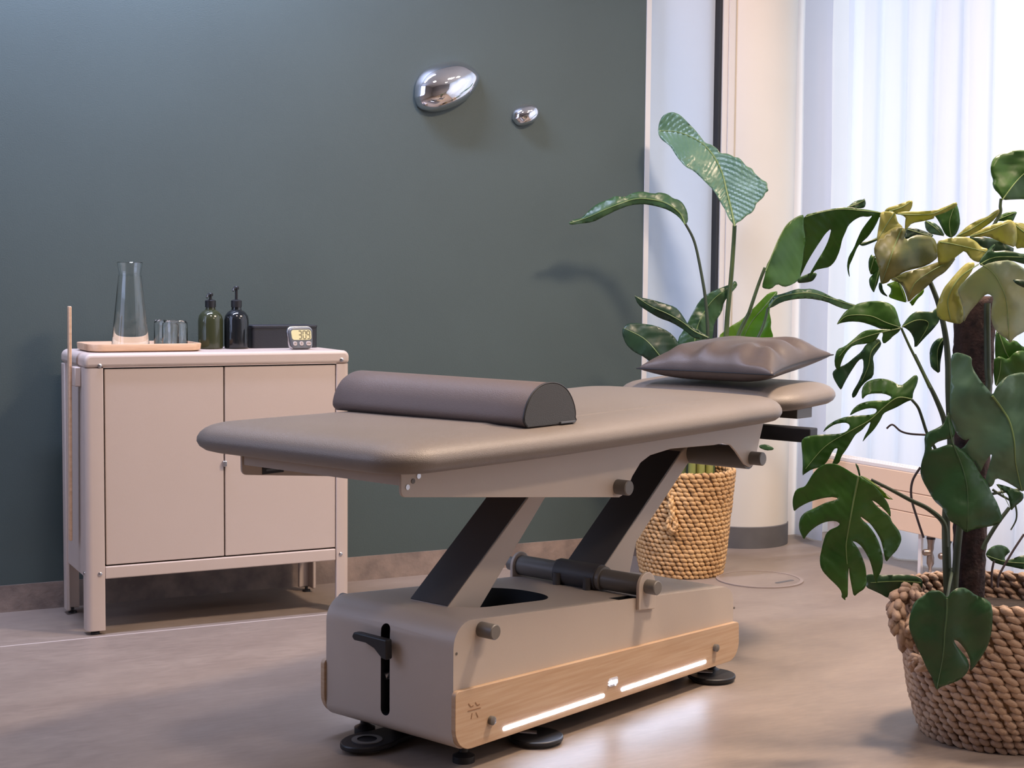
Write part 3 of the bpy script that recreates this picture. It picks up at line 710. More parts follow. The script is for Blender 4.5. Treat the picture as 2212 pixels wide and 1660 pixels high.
# ------------------------------------------------------------------ baskets
def strand(bm, c, du, dn, dt, L, wv, th, seg=6, mi=0):
    """one plump straw stitch: ellipsoid with axes du (length), dt (height), dn (outward)"""
    rings = []; K = 5
    for k_ in range(K+1):
        t = -1+2*k_/K; r = math.sqrt(max(0, 1-abs(t)**2.6)); p = c+du*(L*t)
        if k_ in (0, K): rings.append([bm.verts.new(p)])
        else: rings.append([bm.verts.new(p+dt*(wv*r*math.cos(a))+dn*(th*r*math.sin(a))) for a in [2*PI*s/seg for s in range(seg)]])
    for A, B in zip(rings, rings[1:]):
        for s in range(seg):
            u = (s+1) % seg
            if len(A) == 1: f = (A[0], B[s], B[u])
            elif len(B) == 1: f = (A[s], B[0], A[u])
            else: f = (A[s], B[s], B[u], A[u])
            bm.faces.new(f).material_index = mi
def weave(rz, Hh, rows, cols, cz, m, par, name='woven_wall', z0=0, tilt=.45, inner=True):
    bm = bmesh.new(); rnd = random.Random(rows*7+cols); rh = Hh/rows
    for j in range(rows):
        z = z0+rh*(j+.5); r = rz(z/Hh); n = cols; off = (j % 2)*.5+.13*j
        for i in range(n):
            a = 2*PI*(i+off+rnd.uniform(-.12, .12))/n; rr = r+rnd.uniform(-.0012, .0012)
            dn = Vector((math.cos(a), math.sin(a), 0)); du = Vector((-math.sin(a), math.cos(a), 0)); t_ = tilt*rnd.uniform(.7, 1.3)
            dt = Vector((0, 0, 1)); L = PI*r/n*1.32*rnd.uniform(.9, 1.15)
            d1 = (du*math.cos(t_)-dt*math.sin(t_)); d2 = (dt*math.cos(t_)+du*math.sin(t_))
            strand(bm, dn*rr+dt*z+dt*rnd.uniform(-.001, .001), d1, dn, d2, L, rh*.56*rnd.uniform(.9, 1.1), rh*.5)
    o = new(name, bm, m, par, ang=180)
    ins = lathe([(0, z0+.004), (rz(0)-.004, z0+.004)]+[(rz(k_/6)-.002, z0+Hh*k_/6) for k_ in range(1, 7)]+[(rz(1)-.008, Hh), (rz(.9)-.010, Hh*.75), (0, Hh*.75)], 48)
    i_ = new('lining', ins, 'lining', par)
    bm = bmesh.new()
    for j in range(int(rows*.72), rows):
        z = z0+rh*(j+.5); r = rz(z/Hh)-.013
        for i in range(cols):
            a = 2*PI*(i+(j % 2)*.5+rnd.uniform(-.12, .12))/cols; dn = Vector((math.cos(a), math.sin(a), 0)); du = Vector((-math.sin(a), math.cos(a), 0))
            t_ = tilt*rnd.uniform(.7, 1.3); dt = Vector((0, 0, 1))
            strand(bm, dn*r+dt*z, du*math.cos(t_)+dt*math.sin(t_), dn, dt*math.cos(t_)-du*math.sin(t_), PI*r/cols*1.3, rh*.5, rh*.4)
    new('woven_inside', bm, m, par, ang=180)
    return o
def braid(bm, path, r, n, m=0):
    path = smooth_path(path, 8); L = len(path)
    for k_ in range(n):
        f = k_/n*(L-1); i = int(f); p = path[i].lerp(path[min(i+1, L-1)], f-i); d_ = (path[min(i+1, L-1)]-path[i]).normalized(); a, c = frame_for(d_)
        for s in (-1, 1):
            ph = k_*PI/2; q = p+(a*math.cos(ph+s)+c*math.sin(ph+s))*r*.55
            dd = (d_+(a*math.sin(ph)-c*math.cos(ph))*.5*s).normalized(); x, y = frame_for(dd)
            strand(bm, q, dd, x, y, r*1.7, r*.75, r*.7, 7, m)
# golden basket by the column
B1 = Vector((2.975, 4.42, 0)); H1 = .372
b1 = empty('woven_basket', tuple(B1), .4, 'golden woven seagrass basket standing behind the treatment table, before the column', 'basket')
r1 = lambda t: .148+.034*t-.006*math.exp(-t*8)
weave(r1, H1, 24, 46, 0, 'strawA', b1)
bm = bmesh.new(); hp = hit(1455, 1110, B1-Vector((.09, .13, 0)), Vector((.56, .83, 0)))-B1
hp.rotate(Matrix.Rotation(-.4, 3, 'Z')); n_ = Vector((hp.x, hp.y, 0)).normalized(); hp = Vector((n_.x*.172, n_.y*.172, hp.z)); t_ = Vector((-n_.y, n_.x, 0))
braid(bm, [hp+Vector((0, 0, .085))-t_*.015, hp+n_*.012+Vector((0, 0, .04))-t_*.005, hp+n_*.012+Vector((0, 0, 0)), hp+n_*.01+t_*.012+Vector((0, 0, -.04)), hp+n_*.01+Vector((0, 0, -.055)), hp+n_*.01-t_*.014+Vector((0, 0, -.04)), hp+n_*.01-t_*.004+Vector((0, 0, -.01))], .009, 26)
tag(new('handle', bm, 'strawA', b1, ang=180), 'braided handle hanging down')
# large basket in the foreground
B2 = Vector((2.552, 2.497, 0)); H2 = .335
b2 = empty('woven_basket', tuple(B2), 0, 'large pale woven seagrass basket in the right foreground, holding the monstera', 'basket')
r2 = lambda t: .172+.040*t-.012*math.exp(-t*7)+.012*math.sin(t*PI)
weave(r2, H2, 20, 44, 0, 'strawB', b2)
bm = bmesh.new()
def hpt(x, y, D): return at_depth(x, y, D)-B2
D2 = (B2-CAM).dot(Fw)
braid(bm, [hpt(1957, 1385, D2-.09), hpt(1940, 1345, D2-.10), hpt(1936, 1305, D2-.07), hpt(1958, 1280, D2-.03), hpt(1985, 1290, D2+.0), hpt(1990, 1325, D2+.02)], .0155, 22)
braid(bm, [hpt(1965, 1360, D2-.11), hpt(1978, 1330, D2-.09), hpt(1985, 1305, D2-.05)], .012, 9)
braid(bm, [hpt(1972, 1438, D2-.13), hpt(1975, 1424, D2-.15), hpt(1990, 1424, D2-.16), hpt(1996, 1438, D2-.165), hpt(1985, 1448, D2-.16)], .009, 12)
tag(new('handle', bm, 'strawB', b2, ang=180), 'thick braided rope handle')

# ------------------------------------------------------------------ radiator
RX = 3.70
rp = [at_x(1757, 985, RX), at_x(1990, 1160, RX)]
RY1, RY0 = 4.60, 3.835; zt, zb_ = .374, .145
ra = empty('radiator', (RX, (RY0+RY1)/2, 0), 0, 'low peach-coloured panel radiator in front of the curtain', 'radiator')
def RB(x0, x1, y0, y1, z0, z1, bm=None): return box(x0, x1, y0-(RY0+RY1)/2, y1-(RY0+RY1)/2, z0, z1, bm)
b = bmesh.new(); nz = 3; hz = (zt-.014-zb_)/nz
for k_ in range(nz): RB(0, .012, RY0, RY1, zb_+k_*hz+.0012, zb_+(k_+1)*hz-.0012, b)
RB(.006, .075, RY0+.002, RY1-.002, zb_, zt-.015, b)
new('front_panel', b, 'rad', ra, False, bev=.002)
b = bmesh.new()
for k_ in range(4): RB(.002+k_*.02, .012+k_*.02, RY0, RY1, zt-.013, zt, b)
RB(.004, .078, RY0+.004, RY1-.004, zt-.018, zt-.010, b)
new('top_grille', b, 'radw', ra, False, bev=.001)
b = RB(.03, .06, RY1-.10, RY1-.06, 0, zb_); new('support_leg', b, 'radw', ra, False)
pv0 = at_x(1990, 1200, RX+.02); b = RB(.02, .03, 4.015, 4.03, .0, zb_); new('support_leg', b, 'radw', ra, False)
for px in (2010, 2045):
    y = at_x(px, 1200, RX+.02).y-(RY0+RY1)/2; b = bmesh.new(); x = .02
    tube([(x, y, zb_+.002), (x, y, zb_-.012), (x, y, zb_-.030), (x, y, zb_-.045), (x, y, zb_-.058), (x, y, zb_-.075), (x, y, zb_-.098), (x, y, zb_-.112), (x, y, .0)], [.014, .014, .011, .011, .008, .013, .013, .006, .006], 18, b)
    tube([(x-.004, y, zb_-.058), (x-.022, y+.008, zb_-.058), (x-.026, y+.009, zb_-.058)], [.012, .012, .009], 16, b)
    v_ = new('valve', b, 'brass', ra)
    b = bmesh.new(); tube([(x, y, zb_-.004), (x, y, zb_-.011)], .0155, 18, b); new('ring', b, 'black', v_)
y = at_x(2028, 1240, RX+.02).y-(RY0+RY1)/2
b = prism(rrect(-.005, .05, y-.05, y+.05, .012), 'z', .0, .016); new('pipe_cover', b, 'radw', ra, bev=.003)

# ------------------------------------------------------------------ plants
def Z(ox, oy, s): return lambda pts: [(ox+x/s, oy+y/s) for x, y in pts]
ZA = Z(1200, 220, 2.8625); ZR = Z(1620, 300, 3.3193); ZS = Z(1620, 760, 3.3193); ZL = Z(1700, 940, 4.1504); ZF = Z(1700, 1160, 3.3203); ZU = Z(1860, 430, 3.5313)
def chaikin(P, k=1, closed=True):
    for _ in range(k):
        Q = []; n = len(P)
        for i in range(n if closed else n-1):
            a, b_ = P[i], P[(i+1) % n]; Q += [(a[0]*.78+b_[0]*.22, a[1]*.78+b_[1]*.22), (a[0]*.22+b_[0]*.78, a[1]*.22+b_[1]*.78)]
        P = Q
    return P
def segdist(p, rib):
    best = (1e9, 0, 1); acc = 0
    for a, b_ in zip(rib, rib[1:]):
        dx, dy = b_[0]-a[0], b_[1]-a[1]; L = math.hypot(dx, dy) or 1e-6
        t = max(0, min(1, ((p[0]-a[0])*dx+(p[1]-a[1])*dy)/L/L)); qx, qy = a[0]+dx*t, a[1]+dy*t
        d_ = math.hypot(p[0]-qx, p[1]-qy); sg = 1 if (dx*(p[1]-a[1])-dy*(p[0]-a[0])) > 0 else -1
        if d_ < best[0]: best = (d_, acc+L*t, sg)
        acc += L
    return best[0], best[1], best[2], acc
def leaf(out, rib, D, m, par, gx=0, gy=0, fold=.25, ripple=.0011, lam=22, skew=.7, bend=0, step=9, wav=.018, ribw=1.4, ribm='rib', name='leaf', label=None, sm=1):
    """out/rib: outline and midrib seen from the camera; D: distance of the leaf; gx/gy: how the blade recedes per metre sideways/upwards;
    fold: V-fold along the midrib; ripple: lateral vein relief; bend: droop of the blade from base to tip"""
    P = chaikin(out, sm); xs = [p[0] for p in P]; ys = [p[1] for p in P]; cx, cy_ = sum(xs)/len(xs), sum(ys)/len(ys)
    if not rib: rib = [(min(xs), cy_), (max(xs), cy_)]
    rb = [(v.x, v.y) for v in smooth_path([(x, y, 0) for x, y in rib], 5)]
    inside = []
    y = min(ys)+step/2; row = 0
    def pin(px, py):
        c = False; j = len(P)-1
        for i in range(len(P)):
            if (P[i][1] > py) != (P[j][1] > py) and px < (P[j][0]-P[i][0])*(py-P[i][1])/(P[j][1]-P[i][1])+P[i][0]: c = not c
            j = i
        return c
    E = []
    for a, b_ in zip(P, P[1:]+P[:1]):
        n = max(1, int(math.hypot(b_[0]-a[0], b_[1]-a[1])/(step*1.3)))
        for k_ in range(n): E.append((a[0]+(b_[0]-a[0])*k_/n, a[1]+(b_[1]-a[1])*k_/n))
    while y < max(ys):
        x = min(xs)+(step/2 if row % 2 else 0)
        while x < max(xs):
            if pin(x, y) and min((x-e[0])**2+(y-e[1])**2 for e in E) > (step*.45)**2: inside.append((x, y))
            x += step
        y += step*.87; row += 1
    V = [Vector(p) for p in E+inside]; nE = len(E)
    r = geometry.delaunay_2d_cdt(V, [(i, (i+1) % nE) for i in range(nE)], [list(range(nE))], 1, 1e-5)
    ppm = D/FPX; sd = cx*.013+cy_*.031
    def dep(x, y):
        d_, s, sg, tot = segdist((x, y), rb); d_ *= ppm; s *= ppm; tot *= ppm
        z = D+gx*(x-cx)*ppm+gy*(cy_-y)*ppm
        z += fold*math.sqrt(d_*d_+.00002) - fold*.0045
        z += bend*(s/tot)**2 if tot else 0
        if ripple: z += ripple*math.sin((s+skew*d_)/(lam*ppm)*2*PI)*min(1, d_/.006)
        z += wav*noise.noise(Vector((x*ppm*9, y*ppm*9, sd)))+wav*.5*noise.noise(Vector((x*ppm*22, y*ppm*22, sd+9)))
        return z
    bm = bmesh.new(); vs = [bm.verts.new(at_depth(v.x, v.y, dep(v.x, v.y))-par.location) for v in r[0]]
    for f in r[2]:
        if len(f) >= 3:
            try: bm.faces.new([vs[i] for i in f])
            except ValueError: pass
    o = new(name, bm, m, par, solid=.0012, ang=180)
    if label: tag(o, label)
    if ribw:
        n = len(rb); pts = [at_depth(x, y, dep(x, y)-.0012)-par.location for x, y in rb]
        new('midrib', tube(pts, [ribw*ppm*(1-.65*i/n) for i in range(n)], 6), ribm, o)
    return o
def stem(pts, D, w, m, par, name='stem', D2=None):
    n = len(pts); D2 = D if D2 is None else D2
    P3 = [at_depth(x, y, D+(D2-D)*i/(n-1))-par.location for i, (x, y) in enumerate(pts)]
    P3 = smooth_path(P3, 6); k_ = len(P3)
    ws = w if isinstance(w, (list, tuple)) else (w, w)
    return new(name, tube(P3, [(ws[0]+(ws[1]-ws[0])*i/(k_-1))*D/FPX for i in range(k_)], 10), m, par)

# --- strelitzia in the golden basket
S0 = empty('strelitzia_plant', (B1.x, B1.y, H1*.76), 0, 'bird-of-paradise plant with broad ribbed leaves growing from the golden basket', 'potted plant')
DS = (B1-CAM).dot(Fw)
sb = lathe([(0, .0), (r1(.8)-.012, .0), (r1(.8)-.012, .02), (.05, .028), (0, .028)], 40); tag(new('soil', sb, 'soil', S0), kind='stuff')
leaf(ZA([(725, 62), (770, 80), (810, 120), (860, 170), (900, 220), (925, 255), (965, 265), (1000, 290), (1020, 320), (1060, 320), (1085, 330), (1110, 345), (1130, 345), (1150, 360), (1180, 400), (1215, 412), (1230, 440), (1250, 460), (1280, 485), (1310, 500), (1310, 530), (1318, 550), (1295, 565), (1290, 585), (1265, 610), (1240, 630), (1230, 665), (1210, 690), (1185, 700), (1150, 735), (1120, 748), (1108, 770), (1070, 720), (1050, 670), (1030, 640), (980, 550), (930, 500), (860, 430), (800, 400), (750, 340), (720, 290), (705, 270), (650, 230), (632, 190), (640, 130), (660, 90), (690, 70)]),
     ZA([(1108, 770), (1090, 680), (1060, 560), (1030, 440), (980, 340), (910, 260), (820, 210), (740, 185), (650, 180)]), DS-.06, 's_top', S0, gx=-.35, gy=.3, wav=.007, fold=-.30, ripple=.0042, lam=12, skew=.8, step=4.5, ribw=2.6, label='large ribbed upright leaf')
leaf(ZA([(80, 745), (120, 728), (160, 720), (210, 670), (260, 630), (340, 600), (365, 583), (430, 590), (460, 570), (530, 553), (610, 570), (640, 560), (690, 570), (730, 600), (760, 605), (790, 630), (815, 680), (820, 740), (800, 762), (760, 710), (700, 670), (620, 645), (540, 632), (460, 640), (380, 670), (300, 710), (230, 745), (150, 755), (90, 762)]),
     ZA([(800, 758), (770, 690), (690, 630), (600, 605), (500, 600), (400, 630), (300, 670), (200, 715), (90, 750)]), DS-.15, 's_mid', S0, fold=.5, ripple=.0012, lam=12, step=5, ribw=1.8, label='leaf arching to the left')
leaf(ZA([(485, 1195), (520, 1210), (600, 1225), (680, 1250), (740, 1270), (770, 1300), (790, 1330), (820, 1380), (880, 1410), (950, 1455), (900, 1470), (850, 1460), (800, 1415), (720, 1365), (640, 1338), (560, 1290), (510, 1255)]),
     ZA([(945, 1458), (860, 1420), (780, 1360), (690, 1310), (590, 1265), (490, 1200)]), DS-.1, 's_dark', S0, fold=.5, ripple=.0012, lam=14, step=5)
leaf(ZA([(415, 1400), (450, 1370), (520, 1370), (620, 1385), (700, 1420), (750, 1470), (768, 1520), (760, 1620), (700, 1660), (620, 1640), (550, 1580), (480, 1545), (435, 1500), (412, 1440)]),
     ZA([(700, 1650), (620, 1540), (540, 1460), (420, 1400)]), DS-.2, 's_dark', S0, fold=.25, ripple=.001, lam=16, step=6)
leaf(ZA([(755, 1560), (755, 1470), (800, 1400), (840, 1320), (890, 1230), (950, 1180), (1050, 1140), (1095, 1125), (1105, 1107), (1120, 1115), (1125, 1140), (1080, 1190), (1040, 1240), (1030, 1300), (980, 1370), (975, 1430), (965, 1500), (900, 1600)]),
     ZA([(850, 1590), (870, 1420), (920, 1300), (990, 1210), (1110, 1125)]), DS+.0, 's_mid', S0, fold=.3, ripple=.0018, lam=13, step=5)
leaf(ZA([(1000, 1455), (1080, 1390), (1150, 1350), (1210, 1290), (1270, 1230), (1320, 1180), (1380, 1170), (1345, 1240), (1320, 1290), (1335, 1360), (1330, 1400), (1348, 1455), (1330, 1560), (1150, 1600), (1020, 1560)]),
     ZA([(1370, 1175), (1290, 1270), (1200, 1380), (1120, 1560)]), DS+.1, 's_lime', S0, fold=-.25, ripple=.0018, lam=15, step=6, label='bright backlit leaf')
leaf(ZR([(125, 1215), (145, 1160), (175, 1125), (240, 1110), (340, 1075), (380, 1080), (440, 1075), (500, 1092), (540, 1110), (620, 1150), (650, 1152), (700, 1175), (770, 1195), (745, 1208), (700, 1228), (640, 1210), (540, 1165), (420, 1145), (320, 1150), (230, 1170), (150, 1215)]),
     ZR([(135, 1210), (200, 1140), (330, 1110), (450, 1108), (580, 1145), (760, 1200)]), DS-.1, 's_mid', S0, fold=.4, ripple=.0014, lam=11, step=5)
leaf(ZR([(110, 965), (115, 915), (155, 840), (200, 740), (225, 680), (250, 640), (300, 580), (355, 550), (388, 545), (385, 640), (400, 720), (392, 800), (380, 880), (365, 1000), (330, 1030), (290, 1052), (245, 1065), (195, 1040), (150, 1080), (100, 1075), (85, 1060)]),
     ZR([(112, 950), (160, 830), (215, 700), (280, 600), (370, 552)]), DS-.2, 'm_mid', S0, gx=.2, fold=.35, ripple=.001, lam=18, step=6, label='drooping dark leaf right of the tall one')
leaf([(1640, 962), (1655, 960), (1672, 968), (1670, 973), (1655, 974), (1640, 968)], None, DS+.12, 's_mid', S0, step=4, ribw=0)
bx, by = 1500, 1030
for pts, w, D0, mm in ((ZA([(1108, 765), (1100, 900), (1085, 1100), (1065, 1300), (1053, 1460), (1020, 1700)])+[(1512, 1030)], (4.5, 6.5), DS-.06, 'stem'),
                   (ZA([(803, 755), (860, 870), (905, 1080), (930, 1250), (942, 1460), (930, 1650)])+[(1500, 1030)], (2.6, 5), DS-.12, 'stemd'),
                   (ZR([(108, 925), (60, 1050), (0, 1230)])+ZA([(1200, 1300), (1125, 1460), (1080, 1650)])+[(1530, 1030)], (3.6, 5), DS-.1, 'stem'),
                   (ZA([(945, 1458), (960, 1600)])+[(1495, 1030)], (3, 5), DS-.05, 'stemd'), (ZA([(700, 1645), (860, 1700)])+[(1485, 1030)], (3, 5), DS-.1, 'stemd'),
                   (ZR([(130, 1212), (60, 1420)])+[(1560, 850), (1538, 1030)], (3, 5), DS+.03, 'stem'), (ZA([(1120, 1560), (1090, 1750)])+[(1520, 1030)], (3, 5), DS+.06, 'stem')):
    stem(pts, D0, w, mm, S0, D2=DS+.02)
for i, (px, w_) in enumerate(((1494, 9), (1512, 11), (1531, 10), (1478, 7))):
    stem([(px+4, 905), (px+2, 960), (px, 1040)], DS+.02*i-.03, (w_*.7, w_), 'stalk', S0, name='stalk_base')

# --- monstera in the large basket
M0 = empty('monstera_plant', (B2.x, B2.y, H2*.76), 0, 'tall monstera with split leaves climbing a dark moss pole in the large foreground basket', 'potted plant')
DM = (B2-CAM).dot(Fw)
tag(new('soil', lathe([(0, 0), (r2(.8)-.014, 0), (r2(.8)-.014, .02), (.05, .03), (0, .03)], 40), 'soil', M0), kind='stuff')
# moss pole
pb_, pt_ = at_depth(2092, 1310, DM), at_depth(2106, 640, DM)
bm = bmesh.new(); path = [pb_.lerp(pt_, i/40) for i in range(41)]; seg = 40; rings = []
for i, p in enumerate(path):
    rings.append([bm.verts.new(p-M0.location+Vector((math.cos(a), math.sin(a), 0))*(.034+.012*i/40+.0035*noise.noise(Vector((math.cos(a)*4, math.sin(a)*4, p.z*26)))+.0022*random.uniform(-1, 1))) for a in [2*PI*s/seg for s in range(seg)]])
for A, B in zip(rings, rings[1:]):
    for s in range(seg): bm.faces.new((A[s], A[(s+1) % seg], B[(s+1) % seg], B[s]))
bm.faces.new(rings[0][::-1]); bm.faces.new(rings[-1])
mp_ = tag(new('moss_pole', bm, 'moss', M0, ang=180), 'dark fibrous pole')
def ml(*a, **k): return leaf(*a, par=M0, **k) if 'par' not in k else leaf(*a, **k)
# stems
stem(ZS([(1180, 20), (1260, 190), (1330, 330), (1390, 480), (1410, 600)]), DM-.05, (3.2, 7), 'stemd', M0)
stem(ZR([(1085, 1358), (1140, 1480), (1185, 1570), (1240, 1680)])+ZS([(1290, 260)]), DM-.07, (2.6, 3.6), 'ribd' if 0 else 'stem', M0)
stem(ZR([(1280, 1000), (1350, 1180), (1400, 1400), (1420, 1600)])+ZS([(1425, 300), (1440, 700), (1420, 1000), (1405, 1250), (1418, 1680)])+[(2050, 1300)], DM-.05, (5, 10), 'stemd', M0)
stem(ZR([(1702, 1180), (1700, 1300), (1705, 1660)])+ZS([(1710, 250), (1660, 500), (1560, 900), (1500, 1300), (1470, 1650)])+[(2062, 1310)], DM-.08, (7, 8), 'stemd', M0)
stem(ZS([(1160, 345), (1205, 400), (1235, 480), (1270, 585)])+ZS([(1330, 700)]), DM-.09, (3, 3.6), 'stemd', M0)
stem(ZS([(870, 920), (1000, 985), (1150, 1065), (1280, 1130), (1390, 1235), (1405, 1400)]), DM-.1, (3.4, 6.5), 'stemd', M0)
stem(ZR([(1800, 430), (1795, 480), (1790, 545), (1700, 700)]), DM, (3.2, 4), 'stem', M0)
for pts, w in ((ZS([(980, 552), (1022, 524), (1080, 570), (1150, 590), (1262, 597)]), (2, 2.4)), (ZS([(1222, 830), (1165, 930), (1158, 1050), (1200, 1200), (1245, 1335)]), (2.6, 2.6)),
               (ZS([(1740, 990), (1800, 1030), (1870, 1070), (1905, 1110), (1910, 1200), (1870, 1280)]), (3, 1.5)), (ZS([(1965, 985), (1850, 1000), (1740, 1020)]), (3, 3)),
               (ZS([(1860, 1120), (1770, 1240), (1690, 1370), (1670, 1420)]), (4, 5)), (ZS([(1965, 1310), (1880, 1440), (1790, 1600)])+[(2155, 1270)], (2.4, 2.4)), (ZS([(1750, 1500), (1735, 1580)])+[(2142, 1270)], (2.4, 2.4))):
    stem(pts, DM-.06, w, 'root' if w[0] < 2.7 else 'stemd', M0, name='aerial_root' if w[0] < 2.7 else 'stem')
# leaves, from back to front
L = lambda o_, r_, dd, m, **k: leaf(o_, r_, DM+dd, m, M0, **k)
L(ZS([(1740, 60), (1790, 30), (1850, 60), (1900, 0), (1965, -10), (2100, 40), (2120, 200), (1965, 200), (1880, 170), (1800, 210), (1760, 260), (1745, 150)]), ZS([(1765, 240), (1790, 150), (1800, 60)]), .10, 'm_mid', fold=.2)
L(ZR([(1760, 1370), (1800, 1380), (1850, 1460), (1900, 1440), (1965, 1500), (2100, 1520), (2120, 1700), (1965, 1700), (1780, 1700), (1755, 1550)]), ZR([(1780, 1380), (1850, 1560), (1950, 1650)]), .11, 'm_mid', fold=.2)
L(ZR([(1395, 1425), (1350, 1430), (1310, 1465), (1288, 1520), (1290, 1600), (1300, 1645), (1362, 1690), (1365, 1600), (1385, 1500)]), ZR([(1390, 1430), (1345, 1520), (1350, 1670)]), .03, 'm_dark', fold=.3)
L(ZR([(1725, 200), (1740, 150), (1770, 120), (1850, 88), (1965, 78), (2080, 110), (2140, 220), (2120, 380), (2040, 440), (1965, 433), (1880, 436), (1815, 440), (1790, 400), (1750, 360), (1738, 320), (1745, 300), (1728, 250)]), ZR([(1810, 438), (1890, 330), (1965, 250), (2090, 150)]), .0, 'm_mid', fold=.3, gx=.3, label='round leaf at the top right')
L(ZR([(700, 490), (740, 455), (785, 438), (815, 436), (820, 424), (832, 460), (822, 494), (790, 500), (760, 498)]), ZR([(700, 490), (760, 470), (825, 440)]), .02, 'm_dark', fold=.3, step=5)
L(ZR([(385, 548), (500, 520), (600, 500), (690, 490), (830, 506), (935, 525), (1050, 560), (1020, 590), (935, 545), (900, 625), (850, 700), (800, 745), (770, 775), (740, 850), (708, 920), (716, 1000), (700, 955), (695, 900), (710, 840), (745, 785), (770, 720), (800, 655), (840, 600), (882, 548), (850, 560), (800, 556), (750, 580), (705, 620), (680, 680), (662, 720), (645, 800), (610, 880), (570, 920), (520, 930), (465, 942), (440, 985), (428, 1015), (418, 1005), (432, 960), (480, 880), (530, 800), (565, 725), (585, 640), (540, 680), (500, 740), (470, 785), (430, 850), (400, 905), (375, 960), (355, 990), (380, 880), (385, 800), (398, 740), (395, 690), (385, 640)]),
  ZR([(1040, 560), (930, 530), (800, 515), (650, 505), (520, 525), (400, 560)]), -.05, 'm_mid', fold=.45, gx=.15, step=6, label='arching split leaf drooping towards the pillow')
L(ZR([(345, 1000), (400, 975), (450, 955), (482, 968), (470, 995), (448, 1022), (400, 1032), (340, 1036)]), None, .03, 's_mid', step=6, ribw=0)
L(ZR([(870, 825), (900, 850), (935, 930), (870, 985), (850, 930), (850, 870)]), ZR([(895, 840), (860, 960)]), -.0, 'm_mid', step=6)
L(ZR([(868, 985), (932, 925), (930, 980), (915, 1040), (900, 1075), (888, 1108), (860, 1060), (852, 1010)]), ZR([(925, 935), (890, 1090)]), .0, 'm_mid', step=6)
L(ZR([(925, 1030), (945, 1030), (955, 1090), (995, 1138), (940, 1112), (922, 1070)]), None, -.01, 'm_dark', step=5, ribw=0)
L(ZR([(785, 745), (850, 735), (915, 705), (930, 722), (880, 745), (815, 770), (790, 765)]), ZR([(920, 715), (795, 755)]), -.02, 'm_dark', step=5, ribw=1)
L(ZR([(935, 530), (965, 520), (1040, 525), (1050, 560), (1060, 600), (1100, 635), (1060, 650), (1000, 665), (940, 725), (905, 740), (920, 640), (930, 590)]), ZR([(1040, 530), (990, 600), (930, 700)]), -.05, 'm_tan', fold=.3, step=6)
L(ZR([(962, 520), (985, 495), (1040, 480), (1100, 458), (1150, 440), (1168, 448), (1162, 490), (1140, 525), (1060, 545), (990, 530)]), ZR([(1000, 520), (1090, 490), (1155, 450)]), .0, 'm_tan', fold=.3, step=6)
L(ZR([(1040, 530), (1140, 520), (1230, 520), (1320, 515), (1420, 480), (1478, 450), (1490, 480), (1400, 530), (1320, 555), (1322, 572), (1250, 590), (1160, 605), (1130, 640), (1110, 660), (1112, 600), (1118, 560)]), ZR([(1060, 540), (1200, 545), (1320, 535), (1470, 465)]), -.02, 'm_tan', fold=.3, step=6)
L(ZR([(1310, 540), (1400, 505), (1480, 460), (1498, 520), (1508, 600), (1495, 650), (1475, 690), (1440, 712), (1400, 690), (1370, 625), (1340, 570)]), ZR([(1440, 700), (1430, 600), (1460, 500)]), .02, 'm_mid', fold=.3)
L(ZR([(1250, 585), (1320, 600), (1370, 640), (1400, 700), (1340, 690), (1290, 680), (1260, 650)]), ZR([(1260, 590), (1330, 640), (1390, 700)]), .03, 'm_blue', fold=.2, step=6)
L(ZR([(1000, 655), (1040, 632), (1080, 632), (1120, 650), (1105, 700), (1120, 725), (1180, 690), (1240, 690), (1310, 705), (1335, 740), (1350, 800), (1348, 850), (1300, 890), (1240, 920), (1170, 935), (1100, 955), (1060, 985), (1010, 1005), (990, 1030), (940, 1045), (930, 990), (930, 940), (905, 870), (888, 800), (900, 750), (940, 700)]), ZR([(1090, 640), (1040, 760), (1000, 880), (945, 1035)]), -.10, 'm_tand', fold=.4, wav=.03, label='folded tan and green leaf at the crown')
L(ZR([(1120, 640), (1180, 640), (1260, 665), (1320, 690), (1300, 712), (1230, 690), (1170, 695), (1120, 725), (1104, 690)]), ZR([(1130, 650), (1300, 700)]), -.04, 's_dark', fold=.2, step=6)
L(ZR([(1060, 985), (1100, 960), (1180, 940), (1260, 915), (1330, 890), (1420, 860), (1480, 850), (1440, 910), (1395, 960), (1330, 1000), (1290, 1040), (1240, 1085), (1180, 1130), (1135, 1178), (1120, 1120), (1095, 1060), (1070, 1030), (1000, 1010)]), ZR([(1450, 870), (1300, 950), (1180, 1040), (1130, 1170)]), -.07, 'm_tand', fold=.3)
L(ZR([(975, 1045), (1020, 1030), (1062, 1010), (1095, 1070), (1115, 1120), (1128, 1178), (1060, 1160), (990, 1135), (1010, 1100), (1012, 1070)]), ZR([(1065, 1020), (1120, 1175)]), -.04, 'm_lime', step=6)
L(ZR([(1140, 1175), (1250, 1070), (1245, 1110), (1200, 1150), (1165, 1205), (1150, 1180)]), None, -.03, 'm_lime', step=6, ribw=0)
L(ZR([(1470, 705), (1500, 680), (1560, 625), (1640, 580), (1700, 560), (1745, 525), (1790, 500), (1788, 540), (1730, 600), (1700, 620), (1600, 690), (1540, 705)]), ZR([(1480, 700), (1600, 640), (1780, 520)]), .0, 'm_tan', fold=.3, step=6)
L(ZR([(1745, 590), (1790, 550), (1850, 525), (1918, 522), (1900, 560), (1885, 595), (1820, 590)]), ZR([(1750, 590), (1900, 530)]), .06, 'm_mid', step=6)
L(ZR([(1560, 700), (1640, 660), (1700, 630), (1790, 600), (1860, 578), (1900, 600), (1912, 650), (1915, 720), (1900, 780), (1840, 760), (1750, 720), (1700, 700), (1620, 705)]), ZR([(1580, 700), (1700, 665), (1860, 600)]), -.03, 'm_tan', fold=.35)
